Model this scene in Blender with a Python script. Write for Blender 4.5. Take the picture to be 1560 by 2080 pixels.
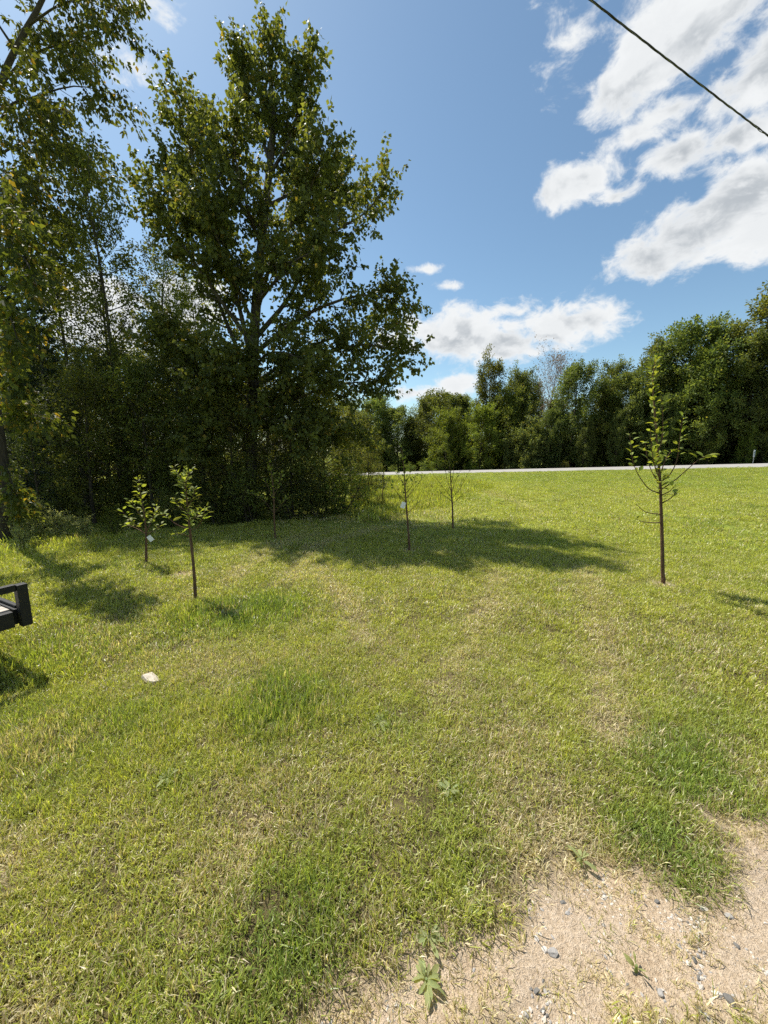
import bpy, math, random
import numpy as np
from mathutils import Vector, Matrix, Euler

for o in list(bpy.data.objects):
    bpy.data.objects.remove(o, do_unlink=True)
scene = bpy.context.scene
COL = scene.collection
RAD = math.radians

# ------------------------------------------------------------------ camera
CAM = np.array([0.0, 0.0, 1.6])
PITCH = RAD(9.0)
FOC = 781.0                      # focal length in pixels of the 1560 x 2080 photograph
cam_data = bpy.data.cameras.new('camera')
cam_data.sensor_fit = 'HORIZONTAL'
cam_data.sensor_width = 36.0
cam_data.lens = 36.0 * FOC / 1560.0
cam_data.clip_start = 0.05
cam_data.clip_end = 3000.0
cam = bpy.data.objects.new('camera', cam_data)
cam.location = CAM
cam.rotation_euler = (RAD(90) - PITCH, 0, 0)
COL.objects.link(cam)
scene.camera = cam

def ray(px, py):
    x = (px - 780.0) / FOC
    u = (1040.0 - py) / FOC
    return np.array([x, math.cos(PITCH) + u * math.sin(PITCH), -math.sin(PITCH) + u * math.cos(PITCH)])

def at(px, py, Y):
    d = ray(px, py)
    return CAM + d * (Y / d[1])

def ground_at(px, py, z=0.0):
    d = ray(px, py)
    return CAM + d * ((z - CAM[2]) / d[2])

# ------------------------------------------------------------------ sky and sun
SUN_EL, SUN_AZ = 58.0, -50.0     # degrees; azimuth measured from +Y towards +X
sun_dir = Vector((math.sin(RAD(SUN_AZ)) * math.cos(RAD(SUN_EL)),
                  math.cos(RAD(SUN_AZ)) * math.cos(RAD(SUN_EL)),
                  math.sin(RAD(SUN_EL))))
world = bpy.data.worlds.new('World')
scene.world = world
world.use_nodes = True
world.cycles.sampling_method = 'MANUAL'
world.cycles.sample_map_resolution = 512
wn, wl = world.node_tree.nodes, world.node_tree.links
wn.clear()

def wmath(op, a, b=None, c=None):
    n = wn.new('ShaderNodeMath'); n.operation = op
    for i, v in enumerate((a, b, c)):
        if v is None: continue
        if isinstance(v, (int, float)): n.inputs[i].default_value = v
        else: wl.new(v, n.inputs[i])
    return n.outputs[0]

def build_sky():
    sky = wn.new('ShaderNodeTexSky'); sky.sky_type = 'NISHITA'
    sky.sun_disc = False
    sky.sun_elevation = RAD(SUN_EL)
    sky.sun_rotation = RAD(SUN_AZ)
    sky.altitude = 300; sky.air_density = 1.0; sky.dust_density = 0.7; sky.ozone_density = 1.2
    tc = wn.new('ShaderNodeTexCoord')
    nrm = wn.new('ShaderNodeVectorMath'); nrm.operation = 'NORMALIZE'
    wl.new(tc.outputs['Generated'], nrm.inputs[0])
    D = nrm.outputs[0]
    sep = wn.new('ShaderNodeSeparateXYZ'); wl.new(D, sep.inputs[0])
    azn = wmath('ARCTAN2', sep.outputs[0], sep.outputs[1])
    eln = wmath('ARCSINE', sep.outputs[2])
    comb = wn.new('ShaderNodeCombineXYZ')
    wl.new(azn, comb.inputs[0]); wl.new(eln, comb.inputs[1])
    # noises in direction space
    def noise(scale, detail, rough, stretch=(1, 1, 1.5), dist=0.0, off=(0, 0, 0)):
        m = wn.new('ShaderNodeMapping'); m.inputs['Scale'].default_value = stretch
        m.inputs['Location'].default_value = off
        wl.new(D, m.inputs['Vector'])
        n = wn.new('ShaderNodeTexNoise')
        n.inputs['Scale'].default_value = scale; n.inputs['Detail'].default_value = detail
        n.inputs['Roughness'].default_value = rough; n.inputs['Distortion'].default_value = dist
        wl.new(m.outputs[0], n.inputs['Vector'])
        return n.outputs['Fac']
    big = noise(7.0, 7.0, 0.58, dist=0.25)
    fine = noise(17.0, 8.0, 0.64, off=(3, 1, 2), dist=0.4)
    big2 = noise(7.0, 5.0, 0.56, dist=0.25, off=(0.01, -0.02, -0.055))
    def azel(px, py):
        d = ray(px, py); d = d / np.linalg.norm(d)
        return math.atan2(d[0], d[1]), math.asin(d[2])
    blobs = []
    for (cx, cy, rx, ry, w) in (
        (1440, 60, 270, 150, 1.1), (1300, 150, 130, 110, .9), (1580, 110, 230, 150, 1.1), (1200, 70, 110, 90, .35), (1165, 160, 70, 55, .3), (1370, 220, 90, 40, .6),
        (1190, 365, 100, 56, .95), (1250, 400, 75, 38, .7), (1295, 275, 85, 36, .6),
        (1390, 310, 125, 52, .95), (1490, 280, 120, 48, .95),
        (1410, 480, 170, 80, 1.1), (1510, 400, 130, 80, 1.1), (1320, 525, 95, 52, .95), (1570, 450, 140, 105, 1.1),
        (925, 685, 150, 66, 1.1), (1030, 690, 110, 55, 1.0), (1135, 662, 120, 60, 1.1), (1190, 652, 55, 40, .8), (1040, 628, 65, 26, .6),
        (305, 5, 75, 40, .5), (265, 125, 45, 40, .35), (910, 582, 22, 9, .4), (860, 547, 22, 8, .4),
        (840, 798, 70, 22, .9), (930, 785, 60, 22, .6),
        (200, 640, 170, 100, 1.0), (350, 620, 120, 90, .9),
    ):
        a0, e0 = azel(cx, cy)
        a1, _ = azel(cx + rx * .5, cy); a2, _ = azel(cx - rx * .5, cy)
        _, e1 = azel(cx, cy - ry * .5); _, e2 = azel(cx, cy + ry * .5)
        blobs.append((a0, e0, abs(a1 - a2), abs(e1 - e2), w))
    for (a, e, ra, re, w) in (      # the same broken cumulus all round, outside the picture
        (80, 24, 22, 9, 1), (110, 36, 22, 9, 1), (140, 16, 24, 7, 1), (175, 36, 20, 9, 1),
        (-150, 18, 24, 7, 1), (-120, 34, 20, 8, 1), (-92, 16, 22, 6, 1), (110, 66, 20, 9, 1)):
        blobs.append((RAD(a), RAD(e), RAD(ra), RAD(re), w))
    field = None
    for (a0, e0, ra, re, w) in blobs:
        m = wn.new('ShaderNodeVectorMath'); m.operation = 'MULTIPLY_ADD'
        wl.new(comb.outputs[0], m.inputs[0]); m.inputs[1].default_value = (1 / ra, 1 / re, 0)
        m.inputs[2].default_value = (-a0 / ra, -e0 / re, 0)
        ln = wn.new('ShaderNodeVectorMath'); ln.operation = 'LENGTH'
        wl.new(m.outputs[0], ln.inputs[0])
        v = wmath('MULTIPLY_ADD', ln.outputs['Value'], -w, w)
        field = v if field is None else wmath('SMOOTH_MAX', field, v, 0.12)
    field = wmath('MAXIMUM', field, -0.6)
    nz = wmath('MULTIPLY_ADD', big, 2.3, -1.15)
    nz = wmath('MULTIPLY_ADD', wmath('SUBTRACT', fine, 0.5), 1.6, nz)
    dens = wmath('ADD', field, nz)
    def sstep(v, lo, hi):
        r = wn.new('ShaderNodeMapRange'); r.interpolation_type = 'SMOOTHSTEP'
        r.inputs['From Min'].default_value = lo; r.inputs['From Max'].default_value = hi
        wl.new(v, r.inputs['Value']); return r.outputs[0]
    alpha = sstep(dens, -0.06, 0.50)
    core = sstep(dens, 0.15, 0.95)
    rel = wmath('ADD', wmath('SUBTRACT', big2, big), wmath('MULTIPLY', wmath('SUBTRACT', 0.5, fine), 0.25))
    core = wmath('MULTIPLY', core, wmath('MULTIPLY_ADD', sstep(rel, -0.06, 0.10), 0.8, 0.2))
    ramp = wn.new('ShaderNodeMix'); ramp.data_type = 'RGBA'
    wl.new(core, ramp.inputs['Factor'])
    ramp.inputs['A'].default_value = (0.92, 0.94, 0.95, 1)
    ramp.inputs['B'].default_value = (0.50, 0.54, 0.58, 1)
    tint = wn.new('ShaderNodeMix'); tint.data_type = 'RGBA'; tint.blend_type = 'MULTIPLY'; tint.inputs['Factor'].default_value = 1.0
    wl.new(sky.outputs[0], tint.inputs['A']); tint.inputs['B'].default_value = (1.0, 1.12, 1.06, 1)
    b1 = wn.new('ShaderNodeBackground'); b1.inputs['Strength'].default_value = 0.084
    wl.new(tint.outputs['Result'], b1.inputs['Color'])
    b2 = wn.new('ShaderNodeBackground'); b2.inputs['Strength'].default_value = 0.60
    wl.new(ramp.outputs['Result'], b2.inputs['Color'])
    mix = wn.new('ShaderNodeMixShader')
    wl.new(alpha, mix.inputs[0]); wl.new(b1.outputs[0], mix.inputs[1]); wl.new(b2.outputs[0], mix.inputs[2])
    gate = wn.new('ShaderNodeMixShader')          # clear sky needs no cloud noise
    wl.new(wmath('GREATER_THAN', field, -0.59), gate.inputs[0]); wl.new(b1.outputs[0], gate.inputs[1]); wl.new(mix.outputs[0], gate.inputs[2])
    out = wn.new('ShaderNodeOutputWorld'); wl.new(gate.outputs[0], out.inputs['Surface'])
build_sky()

sun_data = bpy.data.lights.new('sun', 'SUN')
sun_data.energy = 4.6
sun_data.angle = RAD(0.53)
sun_data.color = (1.0, 0.95, 0.86)
sun = bpy.data.objects.new('sun', sun_data)
sun.rotation_euler = sun_dir.to_track_quat('Z', 'Y').to_euler()
sun.location = (-20, 20, 40)
COL.objects.link(sun)

scene.view_settings.view_transform = 'Standard'
scene.view_settings.look = 'None'
scene.view_settings.exposure = 0.75
scene.view_settings.gamma = 1.0
scene.render.engine = 'CYCLES'
scene.cycles.max_bounces = 4
scene.cycles.diffuse_bounces = 2
scene.cycles.glossy_bounces = 2
scene.cycles.transmission_bounces = 3
scene.cycles.transparent_max_bounces = 4
scene.cycles.use_denoising = False
scene.cycles.adaptive_threshold = 0.02

# ------------------------------------------------------------------ helpers
def link(o, parent=None):
    COL.objects.link(o)
    if parent is not None:
        o.parent = parent
    return o

def tag(o, label=None, cat=None, group=None, kind=None):
    if label: o['label'] = label
    if cat: o['category'] = cat
    if group: o['group'] = group
    if kind: o['kind'] = kind
    return o

def empty(name, loc=(0, 0, 0), rz=0.0, scale=(1, 1, 1)):
    o = bpy.data.objects.new(name, None)
    o.empty_display_size = 0.2
    o.location = loc; o.rotation_euler = (0, 0, rz); o.scale = scale
    return link(o)

def mesh_np(name, verts, loops, totals, mat, smooth=True, attrs=None):
    """verts Nx3, loops flat vertex indices, totals per-face sizes"""
    me = bpy.data.meshes.new(name)
    verts = np.asarray(verts, np.float32); loops = np.asarray(loops, np.int32); totals = np.asarray(totals, np.int32)
    me.vertices.add(len(verts)); me.vertices.foreach_set('co', verts.ravel())
    me.loops.add(len(loops)); me.loops.foreach_set('vertex_index', loops)
    me.polygons.add(len(totals))
    starts = np.concatenate(([0], np.cumsum(totals)[:-1])).astype(np.int32)[:len(totals)]
    me.polygons.foreach_set('loop_start', starts)
    me.polygons.foreach_set('loop_total', totals)
    me.polygons.foreach_set('use_smooth', np.full(len(totals), smooth))
    me.update(calc_edges=True)
    for an, (dom, typ, arr) in (attrs or {}).items():
        a = me.attributes.new(an, typ, dom)
        key = {'FLOAT': 'value', 'FLOAT_COLOR': 'color', 'FLOAT_VECTOR': 'vector', 'INT': 'value'}[typ]
        a.data.foreach_set(key, np.asarray(arr, np.int32 if typ == 'INT' else np.float32).ravel())
    if mat is not None: me.materials.append(mat)
    return me

def mobj(name, me, parent=None, loc=(0, 0, 0)):
    o = bpy.data.objects.new(name, me); o.location = loc
    return link(o, parent)

class MB:
    """collects boxes, tubes and free polygons into one mesh"""
    def __init__(self): self.v = []; self.f = []; self.n = 0
    def add(self, vs, fs):
        self.v.extend([tuple(map(float, p)) for p in vs])
        self.f.extend([tuple(i + self.n for i in f) for f in fs]); self.n += len(vs)
    def box(self, c, size, M=None, bev=0.0):
        hx, hy, hz = (s / 2 for s in size)
        if bev <= 0:
            vs = [(sx * hx, sy * hy, sz * hz) for sz in (-1, 1) for sy in (-1, 1) for sx in (-1, 1)]
            fs = [(0, 2, 3, 1), (4, 5, 7, 6), (0, 1, 5, 4), (2, 6, 7, 3), (0, 4, 6, 2), (1, 3, 7, 5)]
        else:
            import bmesh
            bm = bmesh.new(); bmesh.ops.create_cube(bm, size=1.0)
            for q in bm.verts: q.co = Vector((q.co.x * size[0], q.co.y * size[1], q.co.z * size[2]))
            bmesh.ops.bevel(bm, geom=list(bm.edges), offset=bev, segments=2, affect='EDGES', profile=0.5)
            bm.verts.index_update()
            vs = [tuple(q.co) for q in bm.verts]; fs = [tuple(q.index for q in f.verts) for f in bm.faces]; bm.free()
        vs = [Vector(p) for p in vs]
        if M is not None: vs = [M @ p for p in vs]
        self.add([(p.x + c[0], p.y + c[1], p.z + c[2]) for p in vs], fs)
    def tube(self, pts, rad, sides=6, cap=True):
        V, F = tube_arrays(np.asarray(pts, float), np.broadcast_to(np.asarray(rad, float), (len(pts),)), sides, cap)
        self.add(V, F)
    def build(self, name, mat, parent=None, smooth=False, loc=(0, 0, 0)):
        me = bpy.data.meshes.new(name)
        me.from_pydata(self.v, [], self.f); me.materials.append(mat)
        if smooth: me.polygons.foreach_set('use_smooth', [True] * len(me.polygons))
        return mobj(name, me, parent, loc)

def frames(pts):
    t = np.gradient(pts, axis=0)
    t /= (np.linalg.norm(t, axis=1, keepdims=True) + 1e-9)
    ref = np.where(np.abs(t[:, 2:3]) < 0.8, np.array([[0, 0, 1.0]]), np.array([[1.0, 0, 0]]))
    if np.abs(t[0, 2]) >= 0.8 or np.abs(t[-1, 2]) >= 0.8:
        ref = np.tile(np.array([[1.0, 0.13, 0]]), (len(pts), 1))
    a = np.cross(t, ref); a /= (np.linalg.norm(a, axis=1, keepdims=True) + 1e-9)
    b = np.cross(t, a)
    return t, a, b

def tube_arrays(pts, rad, sides=6, cap=False):
    t, a, b = frames(pts)
    ang = np.linspace(0, 2 * np.pi, sides, endpoint=False)
    ring = (a[:, None, :] * np.cos(ang)[None, :, None] + b[:, None, :] * np.sin(ang)[None, :, None]) * rad[:, None, None]
    V = (pts[:, None, :] + ring).reshape(-1, 3)
    F = []
    n = len(pts)
    for i in range(n - 1):
        for j in range(sides):
            k = (j + 1) % sides
            F.append((i * sides + j, i * sides + k, (i + 1) * sides + k, (i + 1) * sides + j))
    if cap:
        F.append(tuple(range(sides - 1, -1, -1)))
        F.append(tuple((n - 1) * sides + j for j in range(sides)))
    return V, F

class Wood:
    """vectorised gathering of tapered tubes"""
    def __init__(self): self.V = []; self.L = []; self.n = 0
    def add(self, pts, rad, sides=5):
        pts = np.asarray(pts, float); rad = np.asarray(rad, float)
        t, a, b = frames(pts)
        ang = np.linspace(0, 2 * np.pi, sides, endpoint=False)
        ring = (a[:, None, :] * np.cos(ang)[None, :, None] + b[:, None, :] * np.sin(ang)[None, :, None]) * rad[:, None, None]
        self.V.append((pts[:, None, :] + ring).reshape(-1, 3))
        n = len(pts)
        i = np.arange(n - 1)[:, None] * sides; j = np.arange(sides)[None, :]; k = (j + 1) % sides
        q = np.stack([i + j, i + k, i + sides + k, i + sides + j], axis=-1).reshape(-1, 4) + self.n
        self.L.append(q); self.n += n * sides
    def mesh(self, name, mat):
        L = np.concatenate(self.L)
        return mesh_np(name, np.concatenate(self.V), L.ravel(), np.full(len(L), 4), mat, True)

def unit(v): return v / (np.linalg.norm(v, axis=-1, keepdims=True) + 1e-9)

def leaf_mesh(name, P, Dv, Nv, Ln, Wd, tone, mat, fold=0.12, droop=0.0):
    """one folded four-point leaf at each P along Dv; two triangles each"""
    n = len(P)
    Dv = unit(Dv); S = unit(np.cross(Nv, Dv)); N2 = np.cross(Dv, S)
    Ln = np.broadcast_to(Ln, (n,))[:, None]; Wd = np.broadcast_to(Wd, (n,))[:, None]
    a = P; b = P + Dv * Ln * .42 + S * Wd * .5 + N2 * Wd * fold
    c = P + Dv * Ln - N2 * Ln * droop; d = P + Dv * Ln * .42 - S * Wd * .5 + N2 * Wd * fold
    V = np.stack([a, b, c, d], 1).reshape(-1, 3)
    base = (np.arange(n) * 4)[:, None]
    L = np.concatenate([base + np.array([[0, 1, 2]]), base + np.array([[0, 2, 3]])], 1).ravel()
    return mesh_np(name, V, L, np.full(n * 2, 3), mat, False, {'tone': ('FACE', 'FLOAT', np.repeat(tone, 2))})

# ------------------------------------------------------------------ value noise for fields
_lat = np.random.RandomState(11).rand(256, 256)
def vnoise(x, y):
    x = np.asarray(x, float); y = np.asarray(y, float)
    xi = np.floor(x).astype(int); yi = np.floor(y).astype(int)
    fx = x - xi; fy = y - yi
    fx = fx * fx * (3 - 2 * fx); fy = fy * fy * (3 - 2 * fy)
    g = lambda i, j: _lat[i & 255, j & 255]
    return (g(xi, yi) * (1 - fx) + g(xi + 1, yi) * fx) * (1 - fy) + (g(xi, yi + 1) * (1 - fx) + g(xi + 1, yi + 1) * fx) * fy
def fbm(x, y, f=1.0, o=4, seed=0):
    s = 0; a = .5; tot = 0
    for k in range(o):
        s = s + a * vnoise(np.asarray(x) * f + 17.3 * k + seed * 7.7, np.asarray(y) * f - 9.1 * k + seed * 3.3); tot += a; a *= .5; f *= 2.03
    return s / tot
def sstep(lo, hi, v):
    t = np.clip((v - lo) / (hi - lo), 0, 1); return t * t * (3 - 2 * t)

# ------------------------------------------------------------------ terrain
ROAD_A = np.array([24.0, 24.0]); ROAD_D = np.array([-24.0, 12.0]); ROAD_D = ROAD_D / np.linalg.norm(ROAD_D)
ROAD_N = np.array([-ROAD_D[1], ROAD_D[0]]) * -1.0
ROAD_W = 6.4
def road_sq(x, y):
    dx = np.asarray(x, float) - ROAD_A[0]; dy = np.asarray(y, float) - ROAD_A[1]
    return dx * ROAD_N[0] + dy * ROAD_N[1], dx * ROAD_D[0] + dy * ROAD_D[1]
def road_z(q):
    return 0.62 - 1.20 * np.clip(q, -22, 42) / 26.8
def ground_z(x, y, under_road=True):
    x = np.asarray(x, float); y = np.asarray(y, float)
    s, q = road_sq(x, y)
    rz = road_z(q)
    z = rz * sstep(-15.0, -0.8, s)
    z = np.where(s > ROAD_W, rz - 0.28 * sstep(.6, 2.2, s - ROAD_W), z)
    if under_road:
        z = np.where((s > -0.3) & (s < ROAD_W + .3), rz - 0.06, z)
    lump = (fbm(x, y, .55, 3, 3) - .5) * .09 + (fbm(x, y, 2.6, 2, 5) - .5) * .03
    away = np.where((s > -1.2) & (s < ROAD_W + 1.2), 0.0, 1.0)
    return z + lump * away

# ------------------------------------------------------------------ materials
class NT:
    def __init__(self, name):
        self.m = bpy.data.materials.new(name); self.m.use_nodes = True
        self.t = self.m.node_tree; self.n = self.t.nodes; self.l = self.t.links; self.n.clear()
    def new(self, typ, **kw):
        nd = self.n.new(typ)
        for k, v in kw.items(): setattr(nd, k, v)
        return nd
    def inp(self, sock, v):
        if v is None: return
        if hasattr(v, 'is_output'): self.l.new(v, sock)
        else: sock.default_value = v if not (isinstance(v, tuple) and len(v) == 3 and sock.type == 'RGBA') else (*v, 1)
    def math(self, op, a, b=None, c=None, clamp=False):
        nd = self.new('ShaderNodeMath', operation=op, use_clamp=clamp)
        for i, v in enumerate((a, b, c)): self.inp(nd.inputs[i], v)
        return nd.outputs[0]
    def mix(self, f, a, b, blend='MIX'):
        nd = self.new('ShaderNodeMix', data_type='RGBA', blend_type=blend)
        self.inp(nd.inputs['Factor'], f); self.inp(nd.inputs['A'], a); self.inp(nd.inputs['B'], b)
        return nd.outputs['Result']
    def attr(self, name, typ='GEOMETRY', out='Fac'):
        return self.new('ShaderNodeAttribute', attribute_name=name, attribute_type=typ).outputs[out]
    def noise(self, scale, detail=4, rough=.55, vec=None, out='Fac'):
        nd = self.new('ShaderNodeTexNoise')
        nd.inputs['Scale'].default_value = scale; nd.inputs['Detail'].default_value = detail; nd.inputs['Roughness'].default_value = rough
        if vec is not None: self.l.new(vec, nd.inputs['Vector'])
        return nd.outputs[out]
    def ramp(self, f, stops):
        nd = self.new('ShaderNodeValToRGB'); self.inp(nd.inputs[0], f)
        e = nd.color_ramp.elements
        while len(e) < len(stops): e.new(0.5)
        for k, (p, c) in enumerate(stops):
            e[k].position = p; e[k].color = (*c, 1)
        return nd.outputs[0]
    def pos(self): return self.new('ShaderNodeNewGeometry').outputs['Position']
    def objco(self): return self.new('ShaderNodeTexCoord').outputs['Object']
    def bump(self, h, strength=.3, dist=.02):
        nd = self.new('ShaderNodeBump'); nd.inputs['Strength'].default_value = strength; nd.inputs['Distance'].default_value = dist
        self.l.new(h, nd.inputs['Height']); return nd.outputs[0]
    def principled(self, col, rough=.8, spec=.3, normal=None, metal=0.0):
        nd = self.new('ShaderNodeBsdfPrincipled')
        self.inp(nd.inputs['Base Color'], col); self.inp(nd.inputs['Roughness'], rough)
        nd.inputs['Specular IOR Level'].default_value = spec; nd.inputs['Metallic'].default_value = metal
        if normal is not None: self.l.new(normal, nd.inputs['Normal'])
        return nd.outputs[0]
    def thin(self, col, trans, fac, rough=.45, spec=.35):
        p = self.principled(col, rough, spec)
        t = self.new('ShaderNodeBsdfTranslucent'); self.inp(t.inputs['Color'], trans)
        mx = self.new('ShaderNodeMixShader'); mx.inputs[0].default_value = fac
        self.l.new(p, mx.inputs[1]); self.l.new(t.outputs[0], mx.inputs[2])
        return mx.outputs[0]
    def out(self, sh):
        o = self.new('ShaderNodeOutputMaterial'); self.l.new(sh, o.inputs['Surface']); return self.m

def leaf_material(name, dark, light, yellow=(.30, .24, .04), yfrac=.04, trans_gain=1.3, fac=.46, rough=.52, spec=.22):
    k = NT(name)
    t = k.attr('tone')
    inv = 1.0 - yfrac
    c = k.ramp(t, [(0.0, dark), (inv * .98, light), (inv, yellow), (1.0, yellow)])
    r = k.new('ShaderNodeObjectInfo').outputs['Random']
    hsv = k.new('ShaderNodeHueSaturation')
    k.inp(hsv.inputs['Hue'], k.math('MULTIPLY_ADD', r, .03, .485)); k.inp(hsv.inputs['Value'], k.math('MULTIPLY_ADD', r, .3, .85))
    k.inp(hsv.inputs['Color'], c)
    c = hsv.outputs[0]
    tr = k.mix(1.0, c, (1.5 * trans_gain, 1.35 * trans_gain, .55 * trans_gain), 'MULTIPLY')
    return k.out(k.thin(c, tr, fac, rough, spec))

def bark_material(name, a, b, scale=30):
    k = NT(name)
    mp = k.new('ShaderNodeMapping'); mp.inputs['Scale'].default_value = (1, 1, .18)
    k.l.new(k.objco(), mp.inputs['Vector'])
    n = k.noise(scale, 6, .65, mp.outputs[0])
    c = k.ramp(n, [(.3, a), (.7, b)])
    return k.out(k.principled(c, .9, .15, k.bump(n, .7, .03)))

M = {}
M['leaf_cottonwood'] = leaf_material('leaf_cottonwood', (.050, .064, .018), (.145, .16, .042), (.20, .15, .03), .05)
M['leaf_maple'] = leaf_material('leaf_maple', (.042, .060, .014), (.12, .145, .03), (.24, .18, .03), .05)
M['leaf_wood'] = leaf_material('leaf_wood', (.050, .064, .016), (.17, .19, .046), (.18, .16, .04), .03)
M['leaf_dark'] = leaf_material('leaf_dark', (.042, .056, .016), (.125, .15, .040), (.10, .10, .03), .01, 1.0, .35)
M['leaf_bright'] = leaf_material('leaf_bright', (.075, .12, .02), (.19, .24, .045), (.24, .22, .05), .03)
M['leaf_far'] = leaf_material('leaf_far', (.040, .064, .020), (.178, .215, .066), (.18, .17, .05), .02)
M['leaf_mid'] = leaf_material('leaf_mid', (.052, .080, .02), (.19, .22, .052), (.24, .22, .05), .03)
M['leaf_spruce'] = leaf_material('leaf_spruce', (.014, .026, .014), (.035, .055, .024), (.05, .05, .02), .01, .8, .25)
M['leaf_sapling'] = leaf_material('leaf_sapling', (.12, .16, .03), (.26, .30, .065), (.28, .25, .05), .05)
M['leaf_pale'] = leaf_material('leaf_pale', (.16, .20, .09), (.36, .40, .20), (.35, .34, .2), .08)
M['leaf_weed'] = leaf_material('leaf_weed', (.22, .26, .11), (.36, .40, .19), (.28, .27, .1), .03, rough=.6)
M['leaf_dead'] = leaf_material('leaf_dead', (.20, .14, .11), (.33, .25, .21), (.3, .2, .15), .05, .6, .3)
M['bark_grey'] = bark_material('bark_grey', (.045, .039, .031), (.13, .113, .09))
M['bark_dark'] = bark_material('bark_dark', (.03, .026, .02), (.10, .085, .065))
M['bark_sapling'] = bark_material('bark_sapling', (.07, .042, .026), (.19, .115, .07), 60)
M['bark_dead'] = bark_material('bark_dead', (.22, .20, .18), (.42, .38, .35))

def ground_material():
    k = NT('ground_soil_and_thatch')
    p = k.pos()
    bare, dry, lush = k.attr('bare'), k.attr('dry'), k.attr('lush')
    n1 = k.noise(9, 6, .6, p); n2 = k.noise(70, 4, .65, p); n3 = k.noise(260, 3, .6, p)
    far = k.attr('far')
    thatch = k.ramp(n2, [(.3, (.05, .043, .020)), (.7, (.15, .12, .055))])
    thatch = k.mix(k.math('MULTIPLY', dry, .7), thatch, k.ramp(n2, [(.3, (.13, .10, .05)), (.7, (.34, .27, .15))]))
    farg = k.mix(lush, k.ramp(n1, [(.3, (.17, .20, .03)), (.7, (.26, .28, .055))]), k.ramp(n1, [(.3, (.10, .17, .025)), (.7, (.18, .24, .045))]))
    thatch = k.mix(far, thatch, farg)
    dirt = k.ramp(k.math('ADD', k.math('MULTIPLY', n1, .35), k.math('MULTIPLY', n2, .65)),
                  [(.30, (.34, .24, .155)), (.47, (.52, .40, .275)), (.60, (.63, .50, .37)), (.75, (.54, .45, .36))])
    spk = k.ramp(n3, [(.30, (.45, .42, .40)), (.46, (1, 1, 1)), (.62, (1, 1, 1)), (.72, (1.25, 1.2, 1.12))])
    dirt = k.mix(1.0, dirt, spk, 'MULTIPLY')
    dirt = k.mix(k.math('MULTIPLY', k.ramp(k.noise(2.6, 5, .6, p), [(.42, (0, 0, 0)), (.62, (1, 1, 1))]), .22), dirt, k.ramp(n2, [(.3, (.30, .25, .20)), (.7, (.50, .44, .37))]))
    c = k.mix(bare, thatch, dirt)
    h = k.math('ADD', n2, k.math('MULTIPLY', n3, .6))
    return k.out(k.principled(c, .95, .1, k.bump(h, .8, .022)))
M['ground'] = ground_material()

def road_material():
    k = NT('road_pale_asphalt')
    p = k.pos()
    n = k.noise(60, 5, .6, p); n1 = k.noise(.8, 4, .5, p)
    c = k.ramp(n, [(.3, (.23, .22, .205)), (.7, (.35, .335, .31))])
    c = k.mix(k.math('MULTIPLY', n1, .35), c, (.40, .38, .36))
    return k.out(k.principled(c, .75, .3, k.bump(n, .3, .01)))
M['road'] = road_material()

def shoulder_material():
    k = NT('gravel_shoulder'); p = k.pos(); n = k.noise(25, 5, .65, p)
    return k.out(k.principled(k.ramp(n, [(.3, (.20, .17, .12)), (.7, (.40, .35, .27))]), .95, .1, k.bump(n, .6, .02)))
M['shoulder'] = shoulder_material()

def grass_material():
    k = NT('grass_blades')
    tone = k.attr('tone'); along = k.attr('along')
    dry = k.attr('dry', 'INSTANCER'); lush = k.attr('lush', 'INSTANCER'); rnd = k.attr('rnd', 'INSTANCER')
    isdry = k.math('LESS_THAN', tone, dry)
    vary = k.math('FRACT', k.math('MULTIPLY', tone, 7.31))
    straw = k.ramp(vary, [(0, (.30, .235, .12)), (.5, (.49, .42, .245)), (1, (.66, .59, .40))])
    ygreen = k.ramp(vary, [(0, (.21, .25, .028)), (1, (.54, .56, .09))])
    green = k.ramp(vary, [(0, (.095, .165, .02)), (1, (.30, .40, .075))])
    g = k.mix(lush, ygreen, green)
    g = k.mix(k.math('MULTIPLY', k.math('SUBTRACT', 1.0, along), .45), g, (.30, .26, .12))
    c = k.mix(isdry, g, straw)
    hsv = k.new('ShaderNodeHueSaturation'); k.inp(hsv.inputs['Color'], c)
    k.inp(hsv.inputs['Value'], k.math('ADD', k.math('MULTIPLY_ADD', rnd, .5, .62), k.math('MULTIPLY', k.math('FRACT', k.math('MULTIPLY', tone, 23.7)), .5)))
    c = hsv.outputs[0]
    tr = k.mix(1.0, c, (1.3, 1.3, .55), 'MULTIPLY')
    return k.out(k.thin(c, tr, .45, .38, .5))
M['grass'] = grass_material()

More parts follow.
